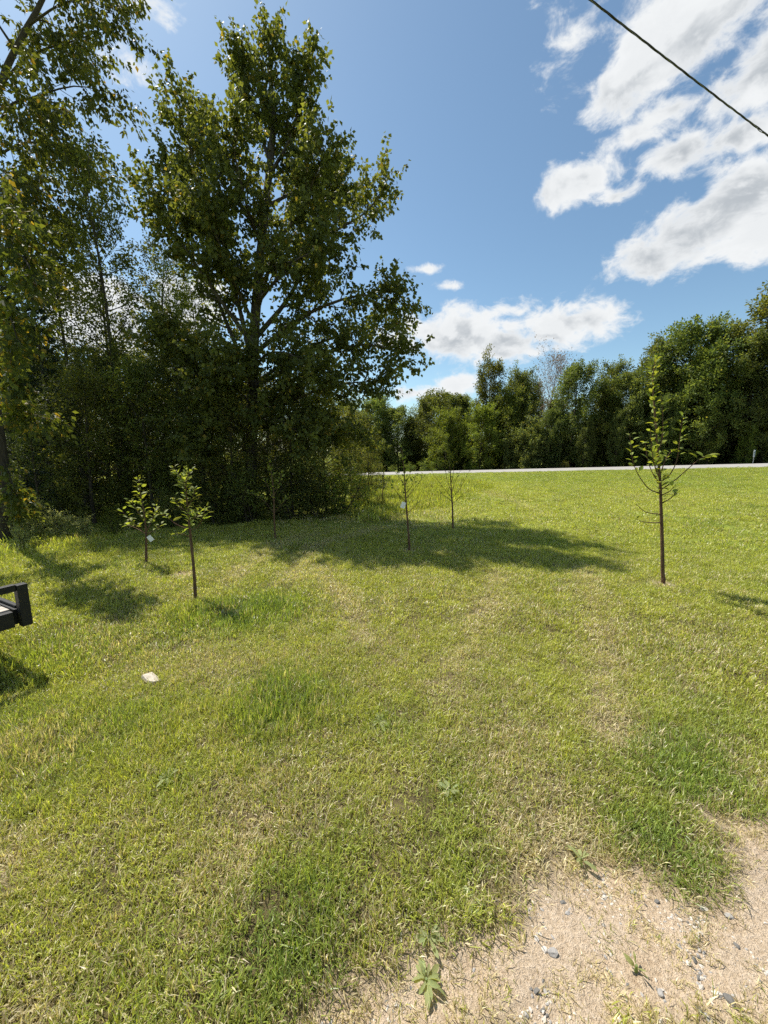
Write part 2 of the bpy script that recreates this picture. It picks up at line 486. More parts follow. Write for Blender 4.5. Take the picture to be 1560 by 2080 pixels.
def simple(name, a, b, scale, rough=.7, spec=.3, bs=.3, bd=.005, metal=0.0):
    k = NT(name); n = k.noise(scale, 5, .6, k.objco())
    return k.out(k.principled(k.ramp(n, [(.3, a), (.7, b)]), rough, spec, k.bump(n, bs, bd), metal))
M['stone_dark'] = simple('stone_dark', (.09, .085, .08), (.20, .19, .175), 60, .85)
M['stone_pale'] = simple('stone_pale', (.42, .37, .32), (.62, .57, .50), 60, .85)
M['stone_grey'] = simple('stone_grey', (.24, .225, .21), (.40, .375, .345), 60, .9)
M['chunk'] = simple('pale_weathered_stone', (.36, .31, .24), (.58, .52, .43), 30, .95, .1, .6, .01)
M['black_steel'] = simple('black_painted_steel', (.005, .005, .006), (.014, .0135, .013), 25, .5, .3, .15, .002)
def worn_steel():
    k = NT('worn_black_steel'); n = k.noise(22, 6, .65, k.objco()); n2 = k.noise(5, 4, .6, k.objco())
    c = k.ramp(n, [(.3, (.005, .005, .006)), (.62, (.014, .0135, .013)), (.70, (.045, .028, .018)), (.8, (.09, .05, .03))])
    c = k.mix(k.math('MULTIPLY', n2, .5), c, (.010, .010, .011))
    return k.out(k.principled(c, .55, .3, k.bump(n, .2, .002)))
M['black_steel'] = worn_steel()
M['black_rubber'] = simple('black_rubber', (.012, .012, .012), (.03, .03, .03), 40, .85, .2)
M['galv'] = simple('galvanised_steel', (.35, .36, .37), (.5, .5, .5), 30, .45, .5, .1, .001, .7)
M['cable'] = simple('black_cable_sheath', (.012, .012, .013), (.03, .03, .03), 8, .5, .4)
M['cable_bare'] = simple('bare_aluminium_strand', (.10, .10, .10), (.20, .20, .20), 20, .5, .5, .1, .001, .6)
M['paper'] = simple('white_tag_card', (.78, .78, .78), (.86, .86, .86), 30, .6)
M['sign_white'] = simple('white_sign_sheet', (.70, .74, .74), (.78, .82, .82), 8, .5)
M['sign_blue'] = simple('grey_blue_sign_print', (.10, .16, .18), (.18, .25, .27), 8, .5)

def deck_material():
    k = NT('weathered_deck_board')
    mp = k.new('ShaderNodeMapping'); mp.inputs['Scale'].default_value = (1.2, 22, 22)
    k.l.new(k.objco(), mp.inputs['Vector'])
    n = k.noise(4, 6, .65, mp.outputs[0])
    r = k.new('ShaderNodeObjectInfo').outputs['Random']
    c = k.ramp(n, [(.25, (.20, .17, .14)), (.5, (.46, .41, .35)), (.75, (.62, .57, .50))])
    c = k.mix(k.math('MULTIPLY', r, .3), c, (.28, .25, .22))
    return k.out(k.principled(c, .85, .2, k.bump(n, .5, .004)))
M['deck'] = deck_material()

# ------------------------------------------------------------------ lawn fields
def poly_g(pts): return np.array([ground_at(*p)[:2] for p in pts])
def seg_dist(x, y, P):
    d = np.full(np.shape(x), 1e9)
    for a, b in zip(P[:-1], P[1:]):
        ab = b - a; L = (ab ** 2).sum() + 1e-9
        t = np.clip(((x - a[0]) * ab[0] + (y - a[1]) * ab[1]) / L, 0, 1)
        d = np.minimum(d, np.hypot(x - a[0] - t * ab[0], y - a[1] - t * ab[1]))
    return d
def inside(x, y, P):
    r = np.zeros(np.shape(x), bool); n = len(P)
    for i in range(n):
        a = P[i]; b = P[(i + 1) % n]
        c = ((a[1] > y) != (b[1] > y)) & (x < (b[0] - a[0]) * (y - a[1]) / (b[1] - a[1] + 1e-12) + a[0])
        r ^= c
    return r
def sdist(x, y, P):
    d = seg_dist(x, y, np.vstack([P, P[:1]]))
    return np.where(inside(x, y, P), d, -d)

DIRT = poly_g([(580, 2200), (640, 2030), (675, 1945), (790, 1868), (935, 1825), (1100, 1800), (1235, 1735), (1330, 1775), (1445, 1805),
               (1460, 1720), (1400, 1640), (1450, 1640), (1500, 1655), (1560, 1640), (1760, 1600), (2300, 1650), (2300, 2200)])
DIRT2 = poly_g([(1525, 1575), (1600, 1545), (1800, 1550), (1800, 1605), (1570, 1605)])
ROUGH = poly_g([(700, 1020), (735, 985), (770, 972), (880, 968), (1000, 985), (965, 1000), (945, 1012), (890, 1030), (800, 1046), (740, 1060)])
WOODS = poly_g([(-900, 1180), (-300, 1120), (0, 1098), (200, 1090), (420, 1080), (600, 1058), (720, 1028), (748, 1000), (745, 975), (300, 960), (-900, 975)])
TRACKS = [poly_g(p) for p in (
    [(470, 1175), (520, 1140), (560, 1110), (640, 1085)], [(590, 1180), (620, 1130), (660, 1102), (760, 1074), (900, 1062)],
    [(1180, 1150), (1205, 1210), (1225, 1300), (1235, 1400), (1230, 1500)], [(1010, 1160), (1000, 1210), (960, 1290), (900, 1400)],
    [(950, 990), (1010, 1008), (1060, 1025), (1105, 1046)], [(640, 1150), (700, 1220), (740, 1300)])]
SPOTS = {  # px, py, radius px(horizontal), strength
    'dry': [(10, 1760, 90, 1.0), (70, 2070, 90, .7), (1270, 1490, 80, .6), (420, 1350, 110, .55), (60, 1505, 120, .6), (1000, 1215, 50, .35),
            (820, 1322, 60, .3), (400, 1215, 60, .5), (330, 1640, 120, .25), (760, 1660, 150, .3), (180, 1300, 60, .4), (1348, 1186, 22, .8), (832, 1116, 20, .6),
            (1050, 1560, 120, .25), (480, 1700, 150, .25), (700, 1050, 140, .5), (830, 1048, 120, .55), (1310, 1010, 90, .25), (1150, 1690, 70, .4)],
    'lush': [(1400, 1560, 140, 1.0), (1340, 1720, 100, 1.0), (600, 1900, 170, .9), (700, 1760, 180, .5), (500, 1240, 130, .8), (570, 1430, 110, .7), (800, 1475, 60, .5),
             (100, 1320, 120, .6), (230, 1470, 150, .5), (920, 1590, 80, .5), (900, 1720, 150, .5), (1500, 1480, 120, .5), (40, 1450, 80, .5), (300, 2000, 150, .3), (120, 1550, 120, .5), (350, 1590, 60, .5), (1140, 1105, 70, .5)],
    'bare': [(372, 1166, 28, .9), (5, 1770, 45, .5), (1348, 1186, 26, .9), (832, 1117, 22, .8), (920, 1074, 14, .7), (559, 1096, 16, .7), (395, 1222, 25, .3), (1275, 1495, 45, .35), (1050, 1830, 20, .2)],
    'tall': [(400, 1245, 60, 1.8), (540, 1245, 80, 1.3), (570, 1435, 100, 1.6), (100, 1330, 120, .9), (60, 1510, 120, 1.2), (300, 1470, 130, .5), (350, 1590, 50, .5),
             (650, 1900, 140, .4), (1400, 1570, 100, .4), (150, 1630, 40, .6), (900, 1010, 40, 1.0), (0, 1120, 160, 1.2), (130, 1120, 90, 1.0)],
}
SPOTG = {k: [(ground_at(a, b)[:2], abs(ground_at(a + r, b)[0] - ground_at(a, b)[0]), w) for a, b, r, w in v] for k, v in SPOTS.items()}
def spots(kind, x, y):
    o = np.zeros(np.shape(x))
    for c, r, w in SPOTG[kind]:
        d = np.hypot(x - c[0], y - c[1]) / r
        o = np.maximum(o, w * np.exp(-d * d))
    return o
def lawn(x, y):
    x = np.asarray(x, float); y = np.asarray(y, float)
    n1 = fbm(x, y, .45, 4, 1); n2 = fbm(x, y, 2.2, 4, 2); n3 = fbm(x, y, 9, 3, 4)
    r = np.hypot(x, y)
    wob = (n2 - .5) * .5 + (n3 - .5) * .22
    d = np.maximum(sdist(x, y, DIRT) / 1.0, sdist(x, y, DIRT2))
    d = d + wob * .7
    bare = sstep(-.06, .10, d) * .97
    bare = np.maximum(bare, sstep(.25, .6, spots('bare', x, y) + wob * .6))
    edge = sstep(-.22, .06, d)
    trk = np.zeros_like(r)
    for T in TRACKS:
        w = .10 + .012 * r
        trk = np.maximum(trk, np.exp(-(seg_dist(x, y, T) / w) ** 2))
    lush = np.clip(spots('lush', x, y) + (n2 - .5) * 1.1 + (n1 - .5) * .8 + .12, 0, 1)
    dry = .365 + (n1 - .5) * .6 + (n2 - .5) * 1.1 + (n3 - .5) * .5 + .12 * sstep(2.6, 1.2, r)
    dry = dry * (1 - .55 * sstep(2.2, 9, r)) + spots('dry', x, y) * .6 + trk * .42 + edge * .35 - lush * .38
    s, q = road_sq(x, y)
    bank = sstep(-15, -9, s) * (s < 0)
    dry = dry - bank * .12
    lush = np.clip(lush + bank * .25, 0, 1)
    rough = sstep(-.3, .4, sdist(x, y, ROUGH) + (n2 - .5) * 1.2)
    tall = spots('tall', x, y) - .35 * trk + 2.4 * rough + lush * .15 + (n2 - .5) * .4
    dry = np.where(rough > .5, .10, dry); lush = np.where(rough > .5, .12 + .5 * (n2 - .5), lush); lush = np.clip(lush, 0, 1)
    return dict(bare=np.clip(bare, 0, 1), dry=np.clip(dry, .04, .97), lush=lush, tall=np.clip(tall, -.2, 4), rough=rough)

# ------------------------------------------------------------------ ground and road
def axis(dense_lo, dense_hi, step, far_lo, far_hi, grow=1.12):
    a = list(np.arange(dense_lo, dense_hi + 1e-6, step))
    s = step; v = a[-1]
    while v < far_hi: s *= grow; v += s; a.append(min(v, far_hi))
    s = step; v = a[0]; lo = []
    while v > far_lo: s *= grow; v -= s; lo.append(max(v, far_lo))
    return np.array(lo[::-1] + a)
def build_ground():
    X = axis(-4, 5, .07, -600, 600); Y = axis(.2, 6, .06, -300, 900)
    gx, gy = np.meshgrid(X, Y); nx, ny = len(X), len(Y)
    x, y = gx.ravel(), gy.ravel()
    z = ground_z(x, y)
    f = lawn(x, y)
    z = z - f['bare'] * .02 + (fbm(x, y, 14, 2, 8) - .5) * .02 * (np.hypot(x, y) < 8)
    i = np.arange(nx - 1)[None, :]; j = np.arange(ny - 1)[:, None]
    q = np.stack([j * nx + i, j * nx + i + 1, (j + 1) * nx + i + 1, (j + 1) * nx + i], -1).reshape(-1, 4)
    me = mesh_np('ground', np.stack([x, y, z], 1), q.ravel(), np.full(len(q), 4), M['ground'], True,
                 {'bare': ('POINT', 'FLOAT', f['bare']), 'dry': ('POINT', 'FLOAT', f['dry']), 'lush': ('POINT', 'FLOAT', f['lush']),
                  'far': ('POINT', 'FLOAT', sstep(3, 9, np.hypot(x, y)))})
    tag(mobj('ground', me), kind='structure')
    # road strip with slightly cambered surface
    q = np.concatenate([np.arange(-120, 140, 2.0)]); ww = np.linspace(0, ROAD_W, 7)
    V = []
    for qq in q:
        for w in ww:
            p = ROAD_A + ROAD_D * qq + ROAD_N * w
            V.append((p[0], p[1], road_z(qq) + .03 * (1 - (2 * w / ROAD_W - 1) ** 2)))
    n = len(ww)
    F = [(a * n + b, (a + 1) * n + b, (a + 1) * n + b + 1, a * n + b + 1) for a in range(len(q) - 1) for b in range(n - 1)]
    me = bpy.data.meshes.new('road'); me.from_pydata(V, [], F); me.materials.append(M['road'])
    me.polygons.foreach_set('use_smooth', [True] * len(me.polygons))
    tag(mobj('road', me), kind='structure')
    for w0, w1 in ((-1.0, .02), (ROAD_W - .02, ROAD_W + 1.0)):      # gravel shoulders
        V = []; rs = np.random.RandomState(3)
        for qq in q:
            wob = rs.uniform(-.18, .18, 2)
            for w in (w0 + (wob[0] if w0 < 0 else 0), (w0 + w1) / 2, w1 + (wob[1] if w0 > 0 else 0)):
                p = ROAD_A + ROAD_D * qq + ROAD_N * w
                edge = max(0, -w, w - ROAD_W)
                V.append((p[0], p[1], road_z(qq) - .006 - .05 * edge))
        F = [(a * 3 + b, (a + 1) * 3 + b, (a + 1) * 3 + b + 1, a * 3 + b + 1) for a in range(len(q) - 1) for b in range(2)]
        me = bpy.data.meshes.new('road_shoulder'); me.from_pydata(V, [], F); me.materials.append(M['shoulder'])
        tag(mobj('road_shoulder', me), kind='structure')
build_ground()

# ------------------------------------------------------------------ scattered stuff through geometry nodes
def blade_clump(name, rng, n, radius, hmin, hmax, width, flat=.25, mat=None):
    ang = rng.uniform(0, 2 * np.pi, n); rr = radius * np.sqrt(rng.rand(n))
    base = np.stack([rr * np.cos(ang), rr * np.sin(ang), np.full(n, -.004)], 1)
    az = rng.uniform(0, 2 * np.pi, n); L = rng.uniform(hmin, hmax, n)
    lean = np.where(rng.rand(n) < flat, rng.uniform(.9, 1.45, n), np.abs(rng.normal(.35, .28, n)))
    h = np.stack([np.cos(az), np.sin(az), np.zeros(n)], 1); up = np.array([[0, 0, 1.0]])
    side = np.stack([-np.sin(az), np.cos(az), np.zeros(n)], 1)
    tw = rng.uniform(-.6, .6, n)[:, None]
    side = side * np.cos(tw) + up * np.sin(tw)
    d1 = h * np.sin(lean)[:, None] + up * np.cos(lean)[:, None]
    l2 = np.minimum(lean + rng.uniform(.2, .9, n), 1.75)
    d2 = h * np.sin(l2)[:, None] + up * np.cos(l2)[:, None]
    p1 = base + d1 * (L * .55)[:, None]; p2 = p1 + d2 * (L * .45)[:, None]
    p2[:, 2] = np.maximum(p2[:, 2], .004)
    w = (width * rng.uniform(.6, 1.25, n))[:, None]
    V = np.stack([base - side * w * .4, base + side * w * .4, p1 - side * w * .5, p1 + side * w * .5, p2], 1).reshape(-1, 3)
    b = (np.arange(n) * 5)[:, None]
    loops = np.concatenate([b + np.array([[0, 1, 3, 2]]), b + np.array([[2, 3, 4]])], 1).ravel()
    tot = np.tile([4, 3], n)
    tone = np.repeat(rng.rand(n), 2)
    along = np.tile([0, 0, .6, .6, 1.0], n)
    me = mesh_np(name, V, loops, tot, mat, False, {'tone': ('FACE', 'FLOAT', tone), 'along': ('POINT', 'FLOAT', along)})
    return bpy.data.objects.new(name, me)

def scatter_object(name, protos, P, rot, scl, idx, extra, label, cat):
    """one point cloud whose points carry an instance of one of the prototypes"""
    pc = bpy.data.collections.new(name + '_kinds')
    for i, o in enumerate(protos):
        o.name = '%s_kind_%02d' % (name, i); pc.objects.link(o)
    attrs = {'rot': ('POINT', 'FLOAT_VECTOR', rot), 'scl': ('POINT', 'FLOAT_VECTOR', scl), 'idx': ('POINT', 'INT', idx)}
    for k, v in extra.items(): attrs[k] = ('POINT', 'FLOAT', v)
    me = mesh_np(name, P, [], [], None, False, attrs)
    ob = mobj(name, me)
    g = bpy.data.node_groups.new(name + '_scatter', 'GeometryNodeTree')
    g.interface.new_socket('Geometry', in_out='INPUT', socket_type='NodeSocketGeometry')
    g.interface.new_socket('Geometry', in_out='OUTPUT', socket_type='NodeSocketGeometry')
    gi = g.nodes.new('NodeGroupInput'); go = g.nodes.new('NodeGroupOutput')
    ip = g.nodes.new('GeometryNodeInstanceOnPoints'); ip.inputs['Pick Instance'].default_value = True
    ci = g.nodes.new('GeometryNodeCollectionInfo'); ci.inputs['Collection'].default_value = pc
    ci.inputs['Separate Children'].default_value = True; ci.inputs['Reset Children'].default_value = True
    def na(nm, dt):
        n = g.nodes.new('GeometryNodeInputNamedAttribute'); n.data_type = dt; n.inputs['Name'].default_value = nm; return n.outputs['Attribute']
    g.links.new(gi.outputs[0], ip.inputs['Points']); g.links.new(ci.outputs[0], ip.inputs['Instance'])
    g.links.new(na('idx', 'INT'), ip.inputs['Instance Index'])
    er = g.nodes.new('FunctionNodeEulerToRotation'); g.links.new(na('rot', 'FLOAT_VECTOR'), er.inputs[0])
    g.links.new(er.outputs[0], ip.inputs['Rotation'])
    g.links.new(na('scl', 'FLOAT_VECTOR'), ip.inputs['Scale'])
    g.links.new(ip.outputs[0], go.inputs[0])
    md = ob.modifiers.new('scatter', 'NODES'); md.node_group = g
    tag(ob, label, cat, kind='stuff')
    return ob

def fan_points(rng, r0, r1, dens, margin=1.6, ylo=.35):
    x1 = r1 + margin
    n = int(2 * x1 * (r1 - ylo) * dens)
    x = rng.uniform(-x1, x1, n); y = rng.uniform(ylo, r1, n)
    r = np.hypot(x, y) + rng.normal(0, .12, n) * (1 + r0 * .2)
    k = (r >= r0) & (r < r1) & (np.abs(x) < y * 1.04 + margin)
    return x[k], y[k]

def build_grass():
    rng = np.random.RandomState(5)
    kinds = []
    for i in range(6): kinds.append(blade_clump('k', rng, 36, .060, .020, .056, .0031, .28, M['grass']))      # near
    for i in range(5): kinds.append(blade_clump('k', rng, 48, .10, .026, .064, .0050, .26, M['grass']))      # middle
    for i in range(4): kinds.append(blade_clump('k', rng, 64, .22, .035, .085, .0105, .24, M['grass']))      # far
    zones = ((0.3, 3.4, 850, 0, 6), (3.4, 8.2, 260, 6, 5), (8.2, 34.0, 34, 11, 4))
    Ps, S, R, I, A = [], [], [], [], {k: [] for k in ('dry', 'lush', 'rnd')}
    for r0, r1, dens, k0, nk in zones:
        x, y = fan_points(rng, r0, r1, dens)
        s, q = road_sq(x, y)
        f = lawn(x, y)
        tuft = .62 + .40 * sstep(.60, .44, fbm(x, y, 4, 3, 21) + .17 * sstep(1.0, .2, x))
        keep = (s < -.35) & (rng.rand(len(x)) > f['bare'] * tuft)
        # thin cover where the soil shows, under the wood too
        keep &= ~((sdist(x, y, WOODS) > .25) & (rng.rand(len(x)) < .88))
        sp = rng.rand(len(x)) < .85 + .3 * (1 - f['dry'])
        keep &= sp
        x, y = x[keep], y[keep]; f = {k: v[keep] for k, v in f.items()}
        n = len(x)
        z = ground_z(x, y) - f['bare'] * .02
        Ps.append(np.stack([x, y, z], 1))
        h = (1 + f['tall'] * .9) * rng.uniform(.7, 1.3, n)
        h = np.where((f['dry'] > .8) | (f['bare'] > .5), h * .6, h)
        w = rng.uniform(.85, 1.2, n) * (1 + .25 * np.clip(f['tall'], 0, 2)) * np.where(f['bare'] > .5, .72, 1)
        S.append(np.stack([w, w, np.maximum(h, .45)], 1))
        R.append(np.stack([rng.normal(0, .12, n), rng.normal(0, .12, n), rng.uniform(0, 6.283, n)], 1))
        I.append(rng.randint(k0, k0 + nk, n))
        A['dry'].append(np.where(f['bare'] > .5, rng.uniform(.80, 1.0, n), np.clip(f['dry'] + rng.normal(0, .10, n), .02, .98)))
        A['lush'].append(np.clip(f['lush'] + rng.normal(0, .12, n), 0, 1)); A['rnd'].append(rng.rand(n))
    scatter_object('lawn_grass', kinds, np.concatenate(Ps), np.concatenate(R), np.concatenate(S), np.concatenate(I),
                   {k: np.concatenate(v) for k, v in A.items()}, 'patchy mown lawn grass, green and straw coloured', 'grass')
build_grass()

def pebble_mesh(name, rng, mat, n_sub=1, flat=.6):
    import bmesh
    bm = bmesh.new(); bmesh.ops.create_icosphere(bm, subdivisions=n_sub, radius=.5)
    off = rng.uniform(-5, 5, 3)
    for v in bm.verts:
        d = np.array(v.co) * 2.2 + off
        k = 1 + .55 * (math.sin(d[0] * 1.7 + d[1]) * math.cos(d[2] * 1.9 + d[0])) * .6 + rng.uniform(-.10, .10)
        v.co *= k; v.co.z *= flat; v.co.x *= 1.0; v.co.y *= .75
    me = bpy.data.meshes.new(name); bm.to_mesh(me); bm.free(); me.materials.append(mat)
    return me

def build_gravel():
    rng = np.random.RandomState(8)
    kinds = [bpy.data.objects.new('g', pebble_mesh('g', rng, M[m], 1)) for m in ('stone_pale', 'stone_pale', 'stone_grey', 'stone_pale', 'stone_dark', 'stone_grey', 'stone_pale')]
    n = 90000
    x = rng.uniform(-.4, 4.5, n); y = rng.uniform(.35, 2.6, n)
    f = lawn(x, y)
    cl = fbm(x, y, 3.5, 3, 12)
    k = rng.rand(n) < f['bare'] * (.12 + sstep(.40, .66, cl))
    x, y = x[k], y[k]; n = len(x)
    z = ground_z(x, y) - .022
    sz = .0035 + .011 * rng.rand(n) ** 3.0 + .010 * (rng.rand(n) < .03)
    S = np.stack([sz * rng.uniform(.8, 1.4, n), sz, sz * rng.uniform(.6, 1, n)], 1)
    scatter_object('gravel', kinds, np.stack([x, y, z + sz * .1], 1), np.stack([rng.normal(0, .3, n), rng.normal(0, .3, n), rng.uniform(0, 6.28, n)], 1), S,
                   rng.randint(0, len(kinds), n), {'rnd': rng.rand(n)}, 'fine pale gravel scattered over the bare sandy soil', 'gravel')
build_gravel()

# ------------------------------------------------------------------ trees
UP = np.array([0, 0, 1.0])
def rnd_dir(rng): return unit(rng.normal(0, 1, 3))
def grow_poly(rng, p0, d, L, n=5, lift=.2, wig=.08):
    pts = [np.array(p0, float)]; d = unit(np.array(d, float))
    for i in range(n - 1):
        pts.append(pts[-1] + d * L / (n - 1))
        d = unit(d + UP * lift / (n - 1) + rng.normal(0, wig, 3))
    return np.array(pts)
def poly_at(P, t):
    s = t * (len(P) - 1); i = min(int(s), len(P) - 2); f = s - i
    return P[i] * (1 - f) + P[i + 1] * f, unit(P[i + 1] - P[i])
def smooth_poly(P, k=3):
    """Catmull-Rom through the given points"""
    P = np.asarray(P, float); Q = np.vstack([2 * P[0] - P[1], P, 2 * P[-1] - P[-2]]); out = []
    for i in range(1, len(Q) - 2):
        for f in np.linspace(0, 1, k, endpoint=False):
            a, b, c, d = Q[i - 1], Q[i], Q[i + 1], Q[i + 2]
            out.append(.5 * ((2 * b) + (c - a) * f + (2 * a - 5 * b + 4 * c - d) * f * f + (3 * b - a - 3 * c + d) * f ** 3))
    out.append(P[-1]); return np.array(out)

def foliate(rng, wood, limbs, twigs, n3=6, twig_len=(.25, .6), lift2=.25, sec_angle=(35, 70), lift3=.1, bare=False):
    """limbs: (poly, r0, r1, len0, len1, t0, n_sec). Adds secondaries and twigs, collects twigs (start, bend, end)."""
    for (P, r0, r1, l0, l1, t0, nsec) in limbs:
        rr = r0 + (r1 - r0) * np.linspace(0, 1, len(P)) ** .8
        wood.add(P, rr, 8 if r0 > .09 else 6 if r0 > .04 else 5)
        az0 = rng.uniform(0, 6.28)
        for i in range(nsec):
            t = t0 + (1 - t0) * (i + rng.uniform(.1, .9)) / nsec
            p, d = poly_at(P, min(t, .999))
            L = (l0 + (l1 - l0) * t) * rng.uniform(.6, 1.2)
            az = az0 + i * 2.4 + rng.normal(0, .3); an = RAD(rng.uniform(*sec_angle)) * (1 - .35 * t)
            a = unit(np.cross(d, UP + .01 * rnd_dir(rng))); b = np.cross(d, a)
            dv = d * math.cos(an) + (a * math.cos(az) + b * math.sin(az)) * math.sin(an)
            S = grow_poly(rng, p, dv, L, 5, lift2, .10)
            rs = max(.004, (r0 + (r1 - r0) * t) * .42)
            wood.add(S, np.linspace(rs, max(.003, rs * .3), 5), 4)
            k = max(2, int(n3 * L / max(l0, l1) + .5))
            for j in range(k + 1):
                u = .18 + .82 * (j + rng.uniform(0, 1)) / (k + 1)
                q, e = poly_at(S, min(u, .999))
                if j == k: q, e = S[-1], unit(S[-1] - S[-2])
                dv2 = unit(e * .75 + rnd_dir(rng) * .85 + UP * lift3 * .6) if j < k else unit(e + UP * lift3)
                tl = rng.uniform(*twig_len)
                m = q + dv2 * tl * .5; end = m + unit(dv2 + UP * lift3 + rng.normal(0, .15, 3)) * tl * .5
                twigs.append((q, m, end))
        twigs.append((P[-2], (P[-2] + P[-1]) / 2, P[-1]))

def leaves_on(rng, twigs, per, size, aspect=.7, hang=.3, spread=.05, upn=.5, along=.4, clump_tone=True, t0=.1):
    T = np.array(twigs); n = len(T)
    cnt = rng.poisson(per, n); idx = np.repeat(np.arange(n), cnt); m = len(idx)
    t = (t0 + (1 - t0) * rng.rand(m) ** .8)[:, None]
    A, B, C = T[idx, 0], T[idx, 1], T[idx, 2]
    P = A * (1 - t) ** 2 + 2 * B * t * (1 - t) + C * t * t
    R = unit(rng.normal(0, 1, (m, 3)))
    P = P + R * spread * rng.uniform(.3, 1.2, (m, 1))
    Dv = unit(R * .8 + unit(C - A) * along - UP[None] * hang + rng.normal(0, .25, (m, 3)))
    Nv = unit(rng.normal(0, 1, (m, 3)) + UP[None] * upn)
    L = size * rng.uniform(.65, 1.25, m)
    tone = rng.rand(m)
    if clump_tone:
        tc = rng.rand(n)[idx]; tone = np.clip(.42 * tone + .58 * tc, 0, 1) ** 1.15
        tone = np.where(rng.rand(m) < .03, .995, tone * .96)
    return P, Dv, Nv, L, L * aspect * rng.uniform(.8, 1.15, m), tone

def broadleaf(name, seed, H, base_t, prof, n1, nsec, n3, per, size, leafmat, barkmat, ang=(25, 75), twig=(.3, .7), trunk_r=None, hang=.3, sec=.42, lean=.03, multi=1, spread=.08, aspect=.7, lift=.35, trunk_wig=.02, upn=.5):
    """a whole tree: trunk(s) > limbs by an envelope profile > secondaries > twigs > leaves"""
    rng = np.random.RandomState(seed); wood = Wood(); twigs = []
    tr = trunk_r or H * .014
    for k in range(multi):
        d0 = unit(UP + np.append(rng.normal(0, lean + (.22 if multi > 1 else 0), 2), 0))
        P = grow_poly(rng, np.append(rng.normal(0, .04 * (multi > 1) * H ** .5, 2), -.15), d0, H * .96 * (1 if k == 0 else rng.uniform(.7, .95)), 10, .5 if multi > 1 else .1, trunk_wig)
        limbs = []
        az = rng.uniform(0, 6.28)
        m = max(3, n1 // multi)
        for i in range(m):
            t = base_t + (.98 - base_t) * (i + rng.uniform(.0, 1)) / m
            p, d = poly_at(P, min(t, .999))
            R = prof((t - base_t) / (1 - base_t)) * rng.uniform(.75, 1.2) * (.7 if multi > 1 else 1)
            az += 2.4 + rng.normal(0, .35)
            an = RAD(ang[1] + (ang[0] - ang[1]) * (t - base_t) / (1 - base_t)) + rng.normal(0, .1)
            dv = np.array([math.cos(az) * math.sin(an), math.sin(az) * math.sin(an), math.cos(an)])
            L = max(.25, R / max(.35, math.sin(an)))
            Q = grow_poly(rng, p, dv, L, 6, lift, .07)
            r = tr * (1 - .85 * t) * .55 / (multi ** .4)
            limbs.append((Q, max(.012, r), .006, L * sec, L * sec * .45, .18, nsec))
        rr = tr / multi ** .4 * (1 - np.linspace(0, 1, len(P))) ** .75 + .008
        rr[0] *= 1.35
        wood.add(P, rr, 9)
        foliate(rng, wood, limbs, twigs, n3, twig)
    lv = leaves_on(rng, twigs, per, size, aspect, hang, spread, upn)
    return (wood.mesh(name + '_trunk', M[barkmat]), leaf_mesh(name + '_crown', *lv, M[leafmat]), H)

def conifer(name, seed, H, R, leafmat, barkmat, per=26, whorl=.42, size=.14, base=.06, droop=-.25, aspect=.28):
    rng = np.random.RandomState(seed); wood = Wood(); twigs = []
    P = grow_poly(rng, (0, 0, -.1), UP, H, 8, .1, .01)
    wood.add(P, np.linspace(H * .016, .01, 8), 8)
    h = base * H
    while h < H * .98:
        t = h / H; L0 = R * (1 - t) ** .85 + .12
        k = rng.randint(4, 7)
        for j in range(k):
            az = j * 6.283 / k + rng.uniform(-.4, .4); L = L0 * rng.uniform(.65, 1.15)
            p, _ = poly_at(P, min(t, .99))
            dv = np.array([math.cos(az), math.sin(az), .05 + .6 * t + rng.normal(0, .06)])
            Q = grow_poly(rng, p, dv, L, 5, droop * (1 - t), .05)
            wood.add(Q, np.linspace(.016 * (1 - t) + .006, .004, 5), 4)
            n = max(3, int(L / .16))
            for i in range(n):
                u = .2 + .8 * (i + .5) / n
                q, e = poly_at(Q, u)
                for sd in (-1, 1):
                    s2 = unit(np.cross(e, UP)) * sd
                    dv2 = unit(e * .6 + s2 + rng.normal(0, .15, 3) - UP * .15)
                    tl = (.16 + .30 * L * (1 - u * .7)) * rng.uniform(.7, 1.2)
                    twigs.append((q, q + dv2 * tl * .5, q + dv2 * tl - UP * .05))
            twigs.append((Q[-2], Q[-1], Q[-1] + unit(Q[-1] - Q[-2]) * .12))
        h += whorl * rng.uniform(.75, 1.2)
    lv = leaves_on(rng, twigs, per * .5, size, aspect, .15, .02, .6, 1.2)
    return (wood.mesh(name + '_trunk', M[barkmat]), leaf_mesh(name + '_crown', *lv, M[leafmat]), H)

def place_tree(name, proto, x, y, height, label, cat='tree', group=None, rz=0.0, wide=1.0, z=None, trunk_name='trunk', crown_name='crown'):
    tm, cm, H = proto
    s = height / H
    z = float(ground_z(x, y)) if z is None else z
    e = empty(name, (x, y, z - .02), rz, (s * wide, s * wide, s))
    mobj(trunk_name, tm, e); mobj(crown_name, cm, e)
    tag(e, label, cat, group)
    return e

# profiles: lateral reach against height in the crown (0 bottom, 1 top)
egg = lambda R: (lambda t: R * (math.sin(math.pi * min(1, (t * .85 + .14))) ** .7))
cone = lambda R: (lambda t: R * (1.02 - t) ** .8)
column = lambda R: (lambda t: R * (1 - .55 * t ** 2))

def px_pts(L, Y0=None): return np.array([at(*(p if len(p) == 3 else (p[0], p[1], Y0))) for p in L])

